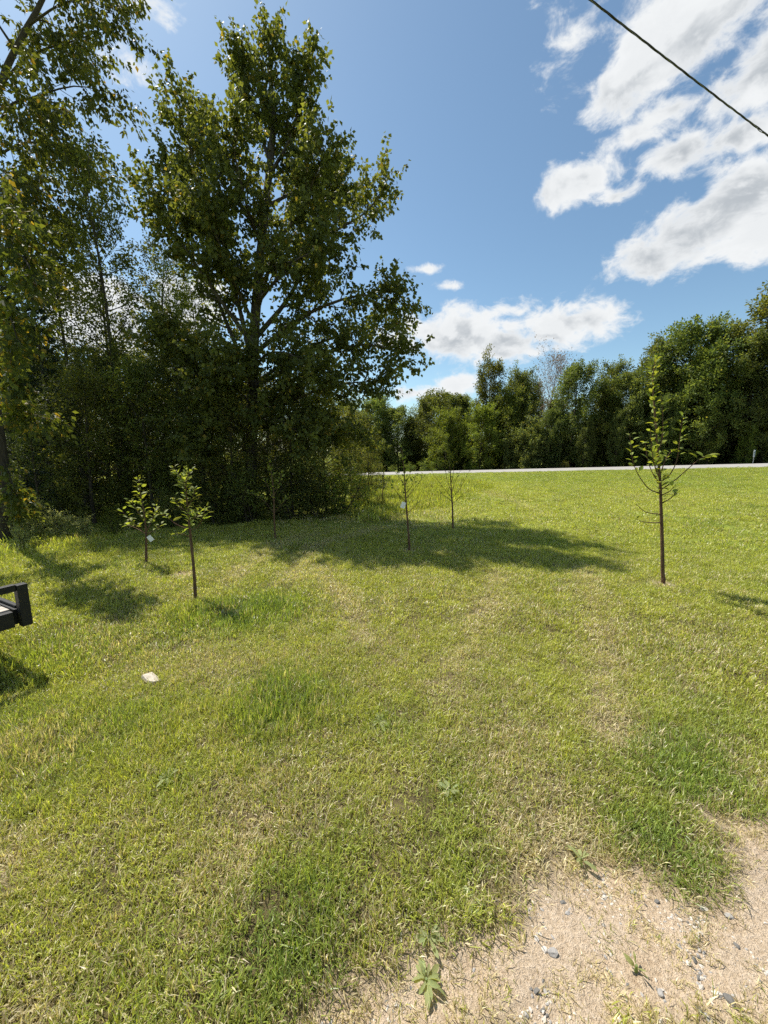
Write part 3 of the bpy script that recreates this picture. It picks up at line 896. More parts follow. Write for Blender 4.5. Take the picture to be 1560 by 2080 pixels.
def build_cottonwood():
    rng = np.random.RandomState(21); wood = Wood(); twigs = []
    Y = 9.6
    T = smooth_poly(px_pts([(508, 1068), (510, 960), (512, 820), (516, 690), (525, 560), (538, 430), (554, 270), (550, 160), (545, 72)], Y), 3)
    T[0][2] = -.15
    wood.add(T, .145 * (1 - np.linspace(0, 1, len(T))) ** .7 + .012, 10)
    L = [([(512, 740, Y), (482, 610, 9.4), (435, 480, 9.2), (398, 340, 9.0), (362, 225, 8.9)], .06, .75, .5, 15),
         ([(508, 770, Y), (458, 650, 9.9), (415, 540, 10.1), (368, 430, 10.3), (335, 330, 10.4)], .06, .8, .5, 15),
         ([(528, 550, Y), (600, 530, 9.5), (680, 470, 9.4), (745, 430, 9.3), (782, 375, 9.3)], .05, .75, .4, 14),
         ([(516, 690, Y), (590, 600, 9.9), (640, 490, 10.2), (680, 400, 10.4), (690, 340, 10.5)], .055, .8, .45, 14),
         ([(514, 720, Y), (620, 640, 9.2), (730, 600, 9.0), (800, 610, 8.9)], .05, .85, .5, 14),
         ([(512, 790, Y), (620, 730, 9.3), (740, 700, 9.1), (815, 715, 9.0)], .05, .85, .5, 14),
         ([(512, 860, Y), (600, 810, 9.0), (700, 780, 8.8), (765, 775, 8.7)], .045, .85, .55, 14),
         ([(545, 360, Y), (590, 280, 9.4), (612, 190, 9.3), (622, 130, 9.2)], .04, .5, .35, 12),
         ([(548, 330, Y), (520, 240, 9.8), (500, 170, 9.9), (492, 120, 10)], .04, .5, .35, 12),
         ([(520, 640, Y), (560, 500, 10.4), (595, 400, 10.8), (605, 330, 11.0)], .05, .8, .45, 13),
         ([(512, 820, Y), (430, 750, 9.3), (370, 700, 9.1), (330, 680, 9.0)], .045, .8, .6, 12),
         ([(512, 870, Y), (560, 850, 8.8), (620, 890, 8.5)], .035, .8, .6, 11),
         ([(511, 920, Y), (620, 880, 9.3), (710, 880, 9.3)], .035, .8, .6, 12),
         ([(535, 470, Y), (450, 370, 9.7), (415, 290, 9.8), (395, 240, 9.9)], .045, .65, .4, 13),
         ([(530, 510, Y), (600, 450, 8.9), (635, 370, 8.6), (660, 310, 8.5)], .045, .65, .4, 13),
         ([(512, 700, Y), (420, 570, 9.0), (355, 470, 8.8), (322, 410, 8.7)], .045, .75, .5, 13),
         ([(514, 780, Y), (640, 700, 9.9), (740, 670, 10.2), (790, 655, 10.3)], .045, .85, .5, 12),
         ([(512, 880, Y), (460, 850, 9.0), (420, 860, 8.7), (400, 900, 8.6)], .035, .7, .5, 10),
         ([(530, 500, Y), (502, 420, 8.9), (480, 330, 8.6), (470, 270, 8.5)], .04, .7, .45, 12),
         ([(520, 620, Y), (560, 570, 8.8), (600, 530, 8.4), (640, 510, 8.2)], .04, .7, .45, 11),
         ([(516, 660, Y), (470, 560, 8.9), (440, 480, 8.5), (420, 420, 8.3)], .04, .7, .45, 12),
         ([(540, 420, Y), (600, 390, 10.0), (650, 380, 10.3), (690, 390, 10.5)], .04, .7, .45, 11),
         ([(522, 590, Y), (470, 520, 10.2), (430, 450, 10.6), (400, 400, 10.8)], .04, .75, .45, 12),
         ([(513, 760, Y), (540, 720, 8.9), (590, 720, 8.4), (640, 760, 8.2)], .035, .75, .5, 12),
         ([(513, 800, Y), (500, 760, 8.9), (470, 740, 8.5), (440, 760, 8.3)], .035, .7, .5, 11)]
    limbs = [(smooth_poly(px_pts(p), 3), r * 1.15, .008, a * 1.15, b * 1.05, .15, n + 3) for p, r, a, b, n in L]
    limbs.append((T[len(T) // 2:], .05, .012, .5, .3, .05, 18))
    foliate(rng, wood, limbs, twigs, 10, (.25, .6), .35, (30, 70), .12)
    P, Dv, Nv, Ln, W, tone = leaves_on(rng, twigs, 21, .088, .86, .75, .06, .0, .2)
    keep = np.ones(len(P), bool)
    base = np.array([T[0][0], T[0][1], 0.0])
    e = empty('cottonwood_tree', base)
    tm = wood.mesh('cottonwood_trunk', M['bark_grey']); cm = leaf_mesh('cottonwood_crown', P, Dv, Nv, Ln, W, tone, M['leaf_cottonwood'])
    for nm, me in (('trunk', tm), ('crown', cm)):
        me.transform(Matrix.Translation(-Vector(base))); mobj(nm, me, e)
    tag(e, 'tallest tree, a grey-barked cottonwood towering over the wood at left', 'tree')
build_cottonwood()

def build_box_elder():
    rng = np.random.RandomState(33); wood = Wood(); twigs = []
    yk = lambda py: float(np.interp(py, [-300, 0, 200, 400, 640, 1085], [13.6, 13.0, 12.6, 12.2, 11.8, 11.4]))
    T = smooth_poly(px_pts([(p, q, yk(q)) for p, q in ((8, 1088), (4, 980), (-12, 830), (-35, 640), (-45, 480), (-30, 330), (0, 175), (42, 80), (88, -5), (120, -110), (130, -240))]), 3)
    T[0][2] = -.1
    wood.add(T, .125 * (1 - np.linspace(0, 1, len(T))) ** .7 + .014, 10)
    # points: px, py, depth relative to the trunk there
    L = [([(0, 175, 0), (60, 112, -.2), (160, 80, -.3), (245, 40, -.4)], .04, .75, .4, 13, -.1),
         ([(-8, 225, 0), (60, 200, -.3), (150, 175, -.5), (225, 190, -.6)], .04, .8, .45, 13, -.2),
         ([(-30, 330, 0), (50, 290, -.2), (130, 300, -.4), (185, 350, -.5)], .04, .85, .5, 13, -.2),
         ([(-40, 400, 0), (40, 380, -.6), (105, 400, -.8), (145, 460, -.9)], .04, .85, .5, 13, -.3),
         ([(88, -5, 0), (150, -50, -.1), (215, -70, -.1), (275, -55, -.1)], .035, .7, .4, 11, -.1),
         ([(60, 50, 0), (120, 10, -.6), (170, 0, -.9), (215, 20, -1.1)], .035, .7, .4, 11, -.2),
         ([(-40, 400, 0), (40, 350, .7), (120, 330, 1.2), (180, 340, 1.6)], .04, .9, .6, 13, .1),
         ([(-45, 540, 0), (40, 540, .8), (105, 560, 1.3)], .035, .85, .6, 12, .1),
         ([(-45, 500, 0), (-160, 450, -.3), (-270, 400, -.5)], .045, .9, .6, 13, .1),
         ([(-30, 300, 0), (-130, 200, 0), (-220, 110, 0)], .045, .9, .6, 13, .1),
         ([(-20, 280, 0), (25, 210, -1.0), (75, 210, -1.6), (115, 260, -1.8)], .035, .8, .5, 12, -.3),
         ([(-40, 360, 0), (-10, 340, -1.2), (25, 370, -1.9), (50, 440, -2.2)], .035, .8, .5, 12, -.3),
         ([(30, 100, 0), (-50, -20, -.4), (-100, -100, -.6)], .04, .9, .5, 12, .1),
         ([(110, -80, 0), (40, -180, .6), (-40, -260, 1.0)], .04, .9, .5, 12, .1),
         ([(42, 80, 0), (70, 40, .7), (120, 60, 1.1), (165, 110, 1.3)], .035, .8, .5, 11, .0),
         ([(-35, 450, 0), (20, 440, .2), (80, 470, .3), (120, 520, .3)], .035, .8, .5, 12, -.1)]
    for p, r, a, b, n, lf in L:
        a *= 1.3; b *= 1.3; y0 = yk(p[0][1])
        foliate(rng, wood, [(smooth_poly(px_pts([(q[0], q[1], y0 + q[2] * 1.3) for q in p]), 3), r, .006, a, b, .15, n)], twigs, 8, (.3, .7), lf, (30, 65), -.25)
    P, Dv, Nv, Ln, W, tone = leaves_on(rng, twigs, 17, .135, .58, .8, .08, .1, .35)
    base = np.array([T[0][0], T[0][1], 0.0])
    e = empty('box_elder_tree', base)
    tm = wood.mesh('box_elder_trunk', M['bark_dark']); cm = leaf_mesh('box_elder_crown', P, Dv, Nv, Ln, W, tone, M['leaf_maple'])
    for nm, me in (('trunk', tm), ('crown', cm)):
        me.transform(Matrix.Translation(-Vector(base))); mobj(nm, me, e)
    tag(e, 'big leafy tree in the top left corner, drooping branches reaching over the sky', 'tree')
build_box_elder()

def build_maple():
    rng = np.random.RandomState(34); wood = Wood(); twigs = []
    Y = 6.8
    T = smooth_poly(px_pts([(8, 1106), (4, 980), (-14, 830), (-34, 680), (-40, 560), (-30, 460)], Y), 3)
    T[0][2] = -.1
    wood.add(T, .13 * (1 - np.linspace(0, 1, len(T))) ** .6 + .012, 10)
    L = [([(-40, 540, Y), (0, 510, 6.0), (45, 520, 5.5), (75, 580, 5.2)], .03, .45, .32, 12, -.35),
         ([(-35, 600, Y), (-5, 600, 5.9), (20, 640, 5.4), (38, 700, 5.2)], .03, .42, .3, 11, -.4),
         ([(-36, 660, Y), (0, 680, 6.1), (20, 730, 5.8), (28, 790, 5.7)], .025, .36, .28, 9, -.4),
         ([(-14, 830, Y), (15, 832, 6.2), (55, 838, 5.9), (98, 852, 5.7)], .018, .26, .22, 9, -.25),
         ([(0, 940, Y), (15, 960, 6.5), (32, 1000, 6.4), (40, 1035, 6.4)], .013, .22, .18, 7, -.3),
         ([(-35, 500, Y), (-20, 430, 6.2), (20, 420, 5.8), (50, 470, 5.5)], .03, .45, .3, 11, -.3),
         ([(-38, 560, Y), (-120, 520, 6.4), (-190, 500, 6.2)], .03, .5, .35, 10, -.1)]
    for p, r, a, b, n, lf in L:
        foliate(rng, wood, [(smooth_poly(px_pts(p), 3), r, .005, a, b, .2, n)], twigs, 6, (.15, .36), lf, (30, 65), -.25)
    P, Dv, Nv, Ln, W, tone = leaves_on(rng, twigs, 13, .085, .66, .7, .05, .2, .35)
    tone = np.where(rng.rand(len(tone)) < .07, .99, tone)
    base = np.array([T[0][0], T[0][1], 0.0])
    e = empty('maple_tree', base)
    tm = wood.mesh('maple_trunk', M['bark_dark']); cm = leaf_mesh('maple_crown', P, Dv, Nv, Ln, W, tone, M['leaf_maple'])
    for nm, me in (('trunk', tm), ('crown', cm)):
        me.transform(Matrix.Translation(-Vector(base))); mobj(nm, me, e)
    tag(e, 'nearest tree, its trunk at the left edge, yellowing leaves hanging low', 'tree')
build_maple()

SLIM = [broadleaf('slim_%d' % i, 40 + i, 10.0, .30, column(1.25), 22, 6, 5, 12, .085, 'leaf_mid' if i == 0 else 'leaf_wood', 'bark_dark', (30, 65), (.2, .5), .075, .4, .5) for i in range(2)]
ROUND = [broadleaf('round_%d' % i, 50 + i, 6.0, .06, egg(1.55), 34, 7, 6, 11, .085, 'leaf_wood' if i < 2 else 'leaf_dark', 'bark_dark', (20, 80), (.2, .5), .06, .3, .5) for i in range(3)]
SHRUB = [broadleaf('shrub_%d' % i, 60 + i, 1.6, .05, egg(.75), 30, 5, 4, 8, .055, ('leaf_wood', 'leaf_bright', 'leaf_pale')[i], 'bark_dark', (15, 75), (.12, .3), .02, .2, .5, multi=4, spread=.04) for i in range(3)]
SPRUCE = [conifer('spruce', 70, 9.0, 1.5, 'leaf_spruce', 'bark_dark', 22)]

def wood_spot(px, Y): 
    p = at(px, 916, Y); return float(p[0]), float(Y)
def px_height(px, py, Y):
    p = at(px, py, Y); return float(p[2] - ground_z(p[0], Y))

def build_left_wood():
    rng = random.Random(4)
    G = 'trees of the wood at left'
    rows = [ # px, Y, top py, proto, wide, label, category
        (255, 10.6, 345, SLIM[0], 1.0, 'slim dark-stemmed tree in the gap left of the cottonwood, its tip against the sky', 'tree'),
        (238, 11.4, 430, SLIM[1], .9, 'thinner stem close beside the slim tree in the bright gap at left', 'tree'),
        (335, 12.2, 470, SLIM[1], 1.0, 'slender tree half hidden behind the left boughs of the cottonwood', 'tree'),
        (385, 11.6, 560, SLIM[0], 1.0, 'thin tree rising just left of the cottonwood trunk', 'tree'),
        (430, 12.6, 560, SLIM[0], 1.1, 'thin bright-leaved tree seen through the left side of the cottonwood', 'tree'),
        (365, 10.6, 690, ROUND[0], 1.1, 'rounded understory tree behind the dark one left of the cottonwood trunk', 'tree'),
        (165, 11.6, 440, SLIM[0], 1.1, 'leafy slender tree between the overhanging maple and the bright gap', 'tree'),
        (95, 12.4, 380, SLIM[1], 1.4, 'tall tree filling the sky behind the overhanging maple branches', 'tree'),
        (20, 11.5, 420, SLIM[0], 1.5, 'tall tree behind the maple trunk at the left edge', 'tree'),
        (110, 9.4, 590, SPRUCE[0], 1.0, 'dark spruce with dead lower twigs behind the maple at left', 'tree'),
        (40, 9.9, 560, SPRUCE[0], 1.1, 'black-green spruce nearest the left edge', 'tree'),
        (175, 8.5, 775, ROUND[0], 1.15, 'low bushy tree below the spruce at the wood edge', 'tree'),
        (300, 9.0, 760, ROUND[1], 1.15, 'bushy understory tree under the slim tree of the gap', 'tree'),
        (405, 9.4, 745, ROUND[2], 1.2, 'dark understory tree just left of the cottonwood trunk', 'tree'),
        (470, 8.9, 800, ROUND[1], 1.1, 'leafy young tree in front of the cottonwood trunk', 'tree'),
        (590, 9.2, 790, ROUND[2], 1.1, 'dark leafy tree right of the cottonwood trunk, hung with its boughs', 'tree'),
        (660, 10.0, 800, ROUND[0], 1.1, 'bushy tree under the right-hand boughs of the cottonwood', 'tree'),
        (712, 10.9, 850, ROUND[1], .9, 'outermost bushy tree at the right end of the left wood', 'tree'),
        (70, 8.0, 830, ROUND[2], 1.1, 'dark bushy tree right behind the maple trunk', 'tree'),
        (235, 9.7, 760, ROUND[2], 1.3, 'dark tree filling the wood edge under the bright gap', 'tree'),
        (540, 10.6, 790, ROUND[0], 1.3, 'broad understory tree behind the cottonwood trunk', 'tree'),
        (748, 13.0, 865, ROUND[0], .8, 'small tree standing free beyond the right end of the left wood', 'tree'),
    ]
    for px, Y, top, pr, w, lab, cat in rows:
        x, y = wood_spot(px, Y)
        place_tree('woodland_tree' if pr not in SPRUCE else 'spruce_tree', pr, x, y, px_height(px, top, Y), lab, cat, G, rng.uniform(0, 6.28), w)
    # the depth of the wood, seen only as dark foliage between the front trees
    k = 0
    for Y, step, off in ((13.2, 85, 40), (16.5, 80, 10), (20.5, 75, 25)):
        px = -190 + off
        while px < (690 if Y < 15 else 730):
            top = (765 if Y < 18 else 800) + 40 * math.sin(px * .021 + Y) + (0 if px < 430 else (px - 430) * .22) + rng.uniform(-15, 25)
            if px < 60: top -= 120
            pr = ROUND[k % 3]
            x, y = wood_spot(px, Y)
            place_tree('woodland_tree', pr, x, y, px_height(px, top, Y), 'dark foliage tree deep inside the wood at left, behind the front trees', 'tree',
                       'trees deep in the wood at left', rng.uniform(0, 6.28), 1.25)
            k += 1; px += step + rng.uniform(-15, 15)
    shr = [ # px, Y, top, kind
        (35, 6.9, 1025, 2, 'pale grey-green shrub at the foot of the maple trunk'), (100, 6.9, 1045, 2, 'low pale-leaved shrub second from the left edge'),
        (155, 7.1, 1052, 2, 'low shrub at the wood edge left of the two leafy saplings'), (215, 7.4, 1050, 1, 'mounded green shrub behind the tagged leafy sapling'),
        (265, 7.9, 1056, 1, 'small bright shrub behind the tagged leafy sapling'), (345, 8.2, 1000, 0, 'dark shrub at the wood edge behind the taller leafy sapling'),
        (430, 8.5, 985, 0, 'dark shrub in deep shade right of the taller leafy sapling'), (500, 8.7, 960, 0, 'dark shrub left of the sapling in tree shade'),
        (585, 9.0, 960, 0, 'dark shrub right of the sapling in tree shade'), (640, 9.4, 950, 0, 'tall shrub at the wood edge under the cottonwood boughs'),
        (690, 9.9, 955, 1, 'lighter shrub near the right end of the left wood'), (735, 10.8, 985, 1, 'low shrub at the corner where the left wood meets rough grass'),
        (770, 10.6, 1010, 0, 'low dark weed bush beside the rough grass, outermost of the left wood'), (15, 6.1, 1075, 2, 'small pale weed bush at the left edge in front of the maple')]
    for px, Y, top, kd, lab in shr:
        x, y = wood_spot(px, Y)
        place_tree('shrub', SHRUB[kd], x, y, max(.35, px_height(px, top, Y)), lab, 'shrub', 'shrubs along the edge of the left wood', rng.uniform(0, 6.28), 1.25 if Y < 11 else 1.0, trunk_name='stems', crown_name='foliage')
build_left_wood()

FAR = [broadleaf('far_0', 80, 12.0, .05, egg(3.2), 40, 6, 2, 34, .21, 'leaf_far', 'bark_dark', (34, 95), (.25, .5), .16, .1, .55, spread=.40, upn=1.4),
       broadleaf('far_1', 81, 12.0, .08, egg(2.8), 36, 6, 2, 32, .20, 'leaf_far', 'bark_dark', (30, 90), (.25, .5), .15, .1, .55, spread=.36, upn=1.4),
       broadleaf('far_2', 82, 12.0, .10, column(2.3), 34, 6, 2, 30, .20, 'leaf_wood', 'bark_grey', (30, 80), (.25, .5), .15, .1, .55, spread=.34, upn=1.4),
       broadleaf('far_3', 83, 8.0, .03, egg(2.9), 40, 6, 3, 28, .18, 'leaf_bright', 'bark_dark', (38, 95), (.25, .5), .10, .1, .55, spread=.30, upn=1.4),
       broadleaf('far_4', 87, 10.0, .05, egg(3.1), 38, 6, 2, 34, .20, 'leaf_far', 'bark_dark', (40, 95), (.25, .5), .13, .1, .6, spread=.38, upn=1.4),
       broadleaf('far_5', 88, 11.0, .08, egg(2.9), 36, 6, 2, 34, .20, 'leaf_mid', 'bark_grey', (36, 92), (.25, .5), .13, .1, .6, spread=.38, upn=1.4)]
FAR_CON = broadleaf('far_cone', 84, 11.0, .06, cone(2.3), 44, 7, 5, 15, .19, 'leaf_far', 'bark_dark', (45, 85), (.3, .6), .13, .2, .5, spread=.16, lift=.1, upn=1.0)
FAR_BUSH = broadleaf('far_bush', 85, 3.0, .03, egg(2.2), 50, 6, 4, 20, .15, 'leaf_far', 'bark_dark', (15, 95), (.2, .5), .03, .1, .55, multi=3, spread=.14, upn=1.2)
FAR_DEAD = broadleaf('far_dead', 86, 12.0, .3, egg(2.2), 40, 9, 7, 2.6, .13, 'leaf_dead', 'bark_dead', (20, 60), (.4, .9), .13, .2, .5, spread=.1)

def road_spot(px, s_off):
    k = (px - 780.0) / FOC * math.cos(PITCH)
    Y = (s_off + ROAD_A @ ROAD_N) / (k * ROAD_N[0] + ROAD_N[1])
    return k * Y, Y

def build_right_wood():
    rng = random.Random(9)
    G = 'trees of the wood across the road'
    W = ROAD_W
    rows = [ # px, offset beyond the near road edge, top py, proto, wide, label
        (1565, W + 5.5, 590, FAR[2], 1.1, 'tallest tree at the right edge across the road, open crown against the sky'),
        (1500, W + 5.0, 665, FAR[0], 1.0, 'broad dark tree behind the small white sign across the road'),
        (1430, W + 6.0, 640, FAR[1], 1.0, 'high-crowned tree across the road, upper right of the big sapling'),
        (1375, W + 5.0, 660, FAR[0], .95, 'tall tree across the road just right of the big sapling tip'),
        (1318, W + 6.0, 690, FAR[1], .9, 'tree across the road directly behind the tip of the big sapling'),
        (1275, W + 4.5, 735, FAR[0], .9, 'medium tree across the road just left of the big sapling'),
        (1222, W + 7.0, 742, FAR[1], .8, 'yellow-green topped tree across the road, in the dip left of the big sapling'),
        (1160, W + 4.5, 738, FAR[0], .85, 'dense round-topped tree across the road below the right end of the low cloud'),
        (1105, W + 9.0, 705, FAR_DEAD, 1.0, 'bare grey dying tree showing above the wood under the low cloud'),
        (1065, W + 6.5, 752, FAR[1], .8, 'tree across the road left of the dying grey one'),
        (990, W + 6.0, 735, FAR[2], .85, 'narrow tall tree across the road with a pointed twin top below the low cloud'),
        (930, W + 9.0, 795, FAR[0], .9, 'tree across the road behind the bright pair, left of the twin-topped one'),
        (862, W + 12.0, 785, FAR_CON, .9, 'pointed conifer above the wood at the left end of the low cloud'),
        (905, W + 13.0, 785, FAR_CON, 1.0, 'second pointed conifer from the cottonwood, above the bright trees across the road'),
        (905, W + 3.2, 835, FAR[3], .9, 'bright leafy tree across the road, left one of the bright pair behind the leafless sapling'),
        (975, W + 3.0, 822, FAR[3], .9, 'yellow-green leafy tree across the road, right one of the bright pair'),
        (1062, W + 2.2, 880, FAR_BUSH, 1.0, 'rounded grey-green bush at the far roadside'),
        (835, W + 6.5, 830, FAR_CON, 1.1, 'dark conifer across the road seen past the right end of the left wood'),
        (785, W + 7.5, 835, FAR[1], .9, 'shaded tree across the road nearest the left wood'),
        (735, W + 9.0, 830, FAR[0], .9, 'tree across the road half hidden by the end of the left wood'),
        (810, W + 5.0, 815, FAR[0], 1.15, 'rounded tree across the road just past the end of the left wood'),
        (870, W + 6.5, 810, FAR[4], 1.1, 'full-crowned tree across the road left of the bright pair'),
        (760, W + 6.0, 810, FAR[4], 1.1, 'leafy tree across the road closest to the cottonwood boughs'),
        (1030, W + 4.5, 790, FAR[5], 1.0, 'rounded tree across the road behind the roadside bush'),
        (1225, W + 5.0, 770, FAR[5], 1.0, 'yellow-green rounded tree across the road, midway between the dying tree and the big sapling'),
        (1405, W + 4.0, 700, FAR[5], .9, 'sunlit full-crowned tree across the road right of the big sapling'),
        (1515, W + 3.0, 860, FAR[3], .6, 'lighter leafy young tree low down behind the white sign'),
        (1440, W + 3.0, 800, FAR[1], .7, 'lower tree at the front of the wood, right of the big sapling crown'),
        (1250, W + 3.2, 830, FAR[1], .7, 'lower leafy tree at the front of the wood, left of the big sapling crown'),
        (1115, W + 3.5, 830, FAR[0], .7, 'lower tree at the front of the wood right of the roadside bush'),
        (1340, W + 3.2, 800, FAR[0], .7, 'lower tree at the front of the wood directly behind the big sapling'),
        (1185, W + 3.0, 850, FAR[0], .7, 'low dark tree at the wood front under the round-topped tree'),
        (1550, W + 4.0, 740, FAR[0], .8, 'dark tree at the right edge in front of the tallest one'),
    ]
    for px, s, top, pr, w, lab in rows:
        x, y = road_spot(px, s)
        z = float(ground_z(x, y)); h = (float(at(px, top, y)[2]) - z) * rng.uniform(.88, .98)
        nm = 'roadside_bush' if pr is FAR_BUSH else 'conifer_tree' if pr is FAR_CON else 'dying_tree' if pr is FAR_DEAD else 'roadside_tree'
        place_tree(nm, pr, x, y, h, lab, 'bush' if pr is FAR_BUSH else 'tree', G, rng.uniform(0, 6.28), w)
    k = 0
    for s in (W + 9.5, W + 15.0):
        px = 690
        while px < 1760:
            base = np.interp(px, [690, 850, 950, 1000, 1100, 1250, 1350, 1500, 1760], [860, 840, 815, 790, 785, 790, 745, 730, 700])
            x, y = road_spot(px, s)
            z = float(ground_z(x, y)); h = float(at(px, base + rng.uniform(-12, 60), y)[2]) - z
            place_tree('roadside_tree', FAR[k % 3], x, y, h, 'tree deep inside the wood across the road, behind the front row', 'tree', 'trees deep in the wood across the road', rng.uniform(0, 6.28), .9)
            k += 1; px += 75 + rng.uniform(-12, 12)
    for i in range(22):
        px = 745 + i * 42 + rng.uniform(-10, 10)
        x, y = road_spot(px, W + 5.2 + rng.uniform(0, 2.5))
        place_tree('understory_bush', FAR_BUSH, x, y, rng.uniform(1.6, 3.0), 'dark bush under the trees across the road', 'bush', 'understory bushes across the road', rng.uniform(0, 6.28), 1.0, trunk_name='stems', crown_name='foliage')
    # roadside weeds beyond the road
    for i, px in enumerate((770, 800, 830, 862, 890, 1000, 1030, 1110, 1150)):
        x, y = road_spot(px, W + 1.5 + .5 * (i % 2))
        place_tree('roadside_weed', SHRUB[1 if px < 900 else 0], x, y, rng.uniform(.8, 1.3) if px < 900 else .7, 'leafy weed clump on the far verge of the road', 'weed', 'weed clumps on the far verge', rng.uniform(0, 6.28), 1.6, trunk_name='stems', crown_name='foliage')
build_right_wood()

# ------------------------------------------------------------------ planted saplings
def ovate_leaf(name, seed, L, W, curl, mat):
    """a single leaf along +X with a folded midrib, 10 triangles"""
    rng = np.random.RandomState(seed)
    xs = np.array([0, .22, .5, .78, 1.0]) * L; ws = np.array([.08, .8, 1.0, .62, .0]) * W * .5
    V = []; F = []
    if name.startswith('weed'):
        xs = np.linspace(0, 1, 9) * L; ws = np.array([.10, .30, .62, .55, .95, .80, .85, .45, 0]) * W * .5 * rng.uniform(.8, 1.2, 9)
    for i, (x, w) in enumerate(zip(xs, ws)):
        z = -curl * L * (x / L) ** 2
        V += [(x, -w, z + w * .35), (x, 0, z), (x, w, z + w * .35 * rng.uniform(.5, 1.2))]
    for i in range(len(xs) - 1):
        a = i * 3; b = a + 3
        F += [(a, a + 1, b + 1, b), (a + 1, a + 2, b + 2, b + 1)]
    me = bpy.data.meshes.new(name); me.from_pydata(V, [], F); me.materials.append(mat)
    at_ = me.attributes.new('tone', 'FLOAT', 'FACE'); at_.data.foreach_set('value', [rng.uniform(.1, .9)] * len(F))
    me.polygons.foreach_set('use_smooth', [True] * len(F))
    return me
APPLE = [ovate_leaf('apple_leaf_%d' % i, i, 1.0, .52, .12 + .1 * i, M['leaf_sapling']) for i in range(4)]
CHERRY = [ovate_leaf('cherry_leaf_%d' % i, 9 + i, 1.0, .36, .15 + .12 * i, M['leaf_sapling']) for i in range(4)]
WEEDL = [ovate_leaf('weed_leaf_%d' % i, 19 + i, 1.0, .30 + .07 * i, .16 + .14 * i, M['leaf_weed']) for i in range(4)]

def leaf_obj(rng, me, parent, p, d, n, size, name='leaf'):
    d = unit(np.array(d, float)); s = unit(np.cross(n, d)); n2 = np.cross(d, s)
    o = bpy.data.objects.new(name, me)
    o.matrix_basis = Matrix(((d[0] * size, s[0] * size, n2[0] * size, p[0]), (d[1] * size, s[1] * size, n2[1] * size, p[1]), (d[2] * size, s[2] * size, n2[2] * size, p[2]), (0, 0, 0, 1)))
    return link(o, parent)

def sapling(name, seed, base, stem, branches, leaves, size, rad, label, single=True, kinds=APPLE, leafmat='leaf_sapling'):
    """stem and branches traced in the plane where the sapling stands, branches swung out in depth"""
    rng = np.random.RandomState(seed)
    g = ground_at(*base); Y = g[1]; z0 = float(ground_z(g[0], g[1]))
    org = np.array([g[0], g[1], z0])
    e = empty(name, tuple(org)); tag(e, label, 'sapling', 'planted saplings on the lawn')
    def P(pts, swing):
        k = np.linspace(0, 1, len(pts)) * swing
        return smooth_poly(np.array([at(a, b, Y + d) for (a, b), d in zip(pts, k)]), 4) - org
    S = P([base] + stem, 0); S[0][2] = -.06
    w = Wood(); tt = np.linspace(0, 1, len(S)); r = rad * (1 - tt) ** .8 + .0025
    r[1] *= 1.0; w.add(S, r, 8)
    kn = S[1] * .5 + S[2] * .5
    w.add(np.array([kn - (0, 0, .03), kn, kn + (0, 0, .03)]), np.array([rad * .9, rad * 1.35, rad * .85]), 8)   # graft knot
    mobj('stem', w.mesh('sapling_stem', M['bark_sapling']), e)
    polys = [(S, leaves[0], leaves[1])]
    for pts, n, t0 in branches:
        B = P(pts, rng.uniform(-.35, .35)); bw = Wood()
        bw.add(B, np.linspace(rad * .36, .002, len(B)), 5)
        mobj('branch', bw.mesh('sapling_branch', M['bark_sapling']), e)
        polys.append((B, n, t0))
    tw = []
    for Q, n, t0 in polys:
        for i in range(n):
            t = t0 + (1 - t0) * (i + rng.uniform(0, 1)) / n
            p, d = poly_at(Q, min(t, .999))
            az = i * 2.4 + rng.normal(0, .5)
            out = np.array([math.cos(az), math.sin(az), rng.uniform(-.15, .75)])
            dv = unit(out + d * .5)
            L = size * rng.uniform(.65, 1.15) * (1 - .25 * (t > .9))
            p = p + dv * rng.uniform(.005, .035)
            if single: leaf_obj(rng, kinds[rng.randint(len(kinds))], e, p, dv, unit(UP + rng.normal(0, .45, 3)), L)
            else: tw.append((p, dv, unit(UP + rng.normal(0, .45, 3)), L))
    if tw:
        Pp = np.array([t[0] for t in tw]); L = np.array([t[3] for t in tw])
        mobj('foliage', leaf_mesh('sapling_foliage', Pp, np.array([t[1] for t in tw]), np.array([t[2] for t in tw]), L, L * .5, rng.rand(len(tw)) * .95, M[leafmat]), e)
    return e, org, Y

sapling('apple_sapling', 1, (1348, 1184), [(1346, 1160), (1345, 1100), (1343, 1040), (1341, 980), (1337, 930), (1331, 850), (1326, 780), (1331, 728)],
        [([(1343, 1002), (1320, 994), (1300, 970), (1285, 935), (1279, 880)], 16, .55), ([(1342, 985), (1326, 962), (1316, 935), (1310, 900)], 10, .45),
         ([(1342, 978), (1331, 950), (1325, 920), (1320, 870)], 14, .35), ([(1343, 978), (1362, 962), (1376, 930), (1382, 880), (1388, 845)], 18, .5),
         ([(1344, 994), (1370, 976), (1400, 950), (1425, 930), (1452, 925)], 10, .65), ([(1345, 1022), (1362, 1012), (1374, 1000)], 7, .3),
         ([(1344, 1006), (1360, 998), (1372, 985)], 6, .4), ([(1344, 1045), (1312, 1040), (1292, 1024)], 1, .8), ([(1344, 1062), (1312, 1061), (1290, 1054)], 1, .8),
         ([(1342, 962), (1351, 935), (1364, 915)], 8, .4), ([(1336, 920), (1345, 890), (1346, 850), (1343, 800)], 16, .2)],
        (115, .42), .08, .021, 'tallest planted sapling, bare brown stem and leafy top, alone at the right')
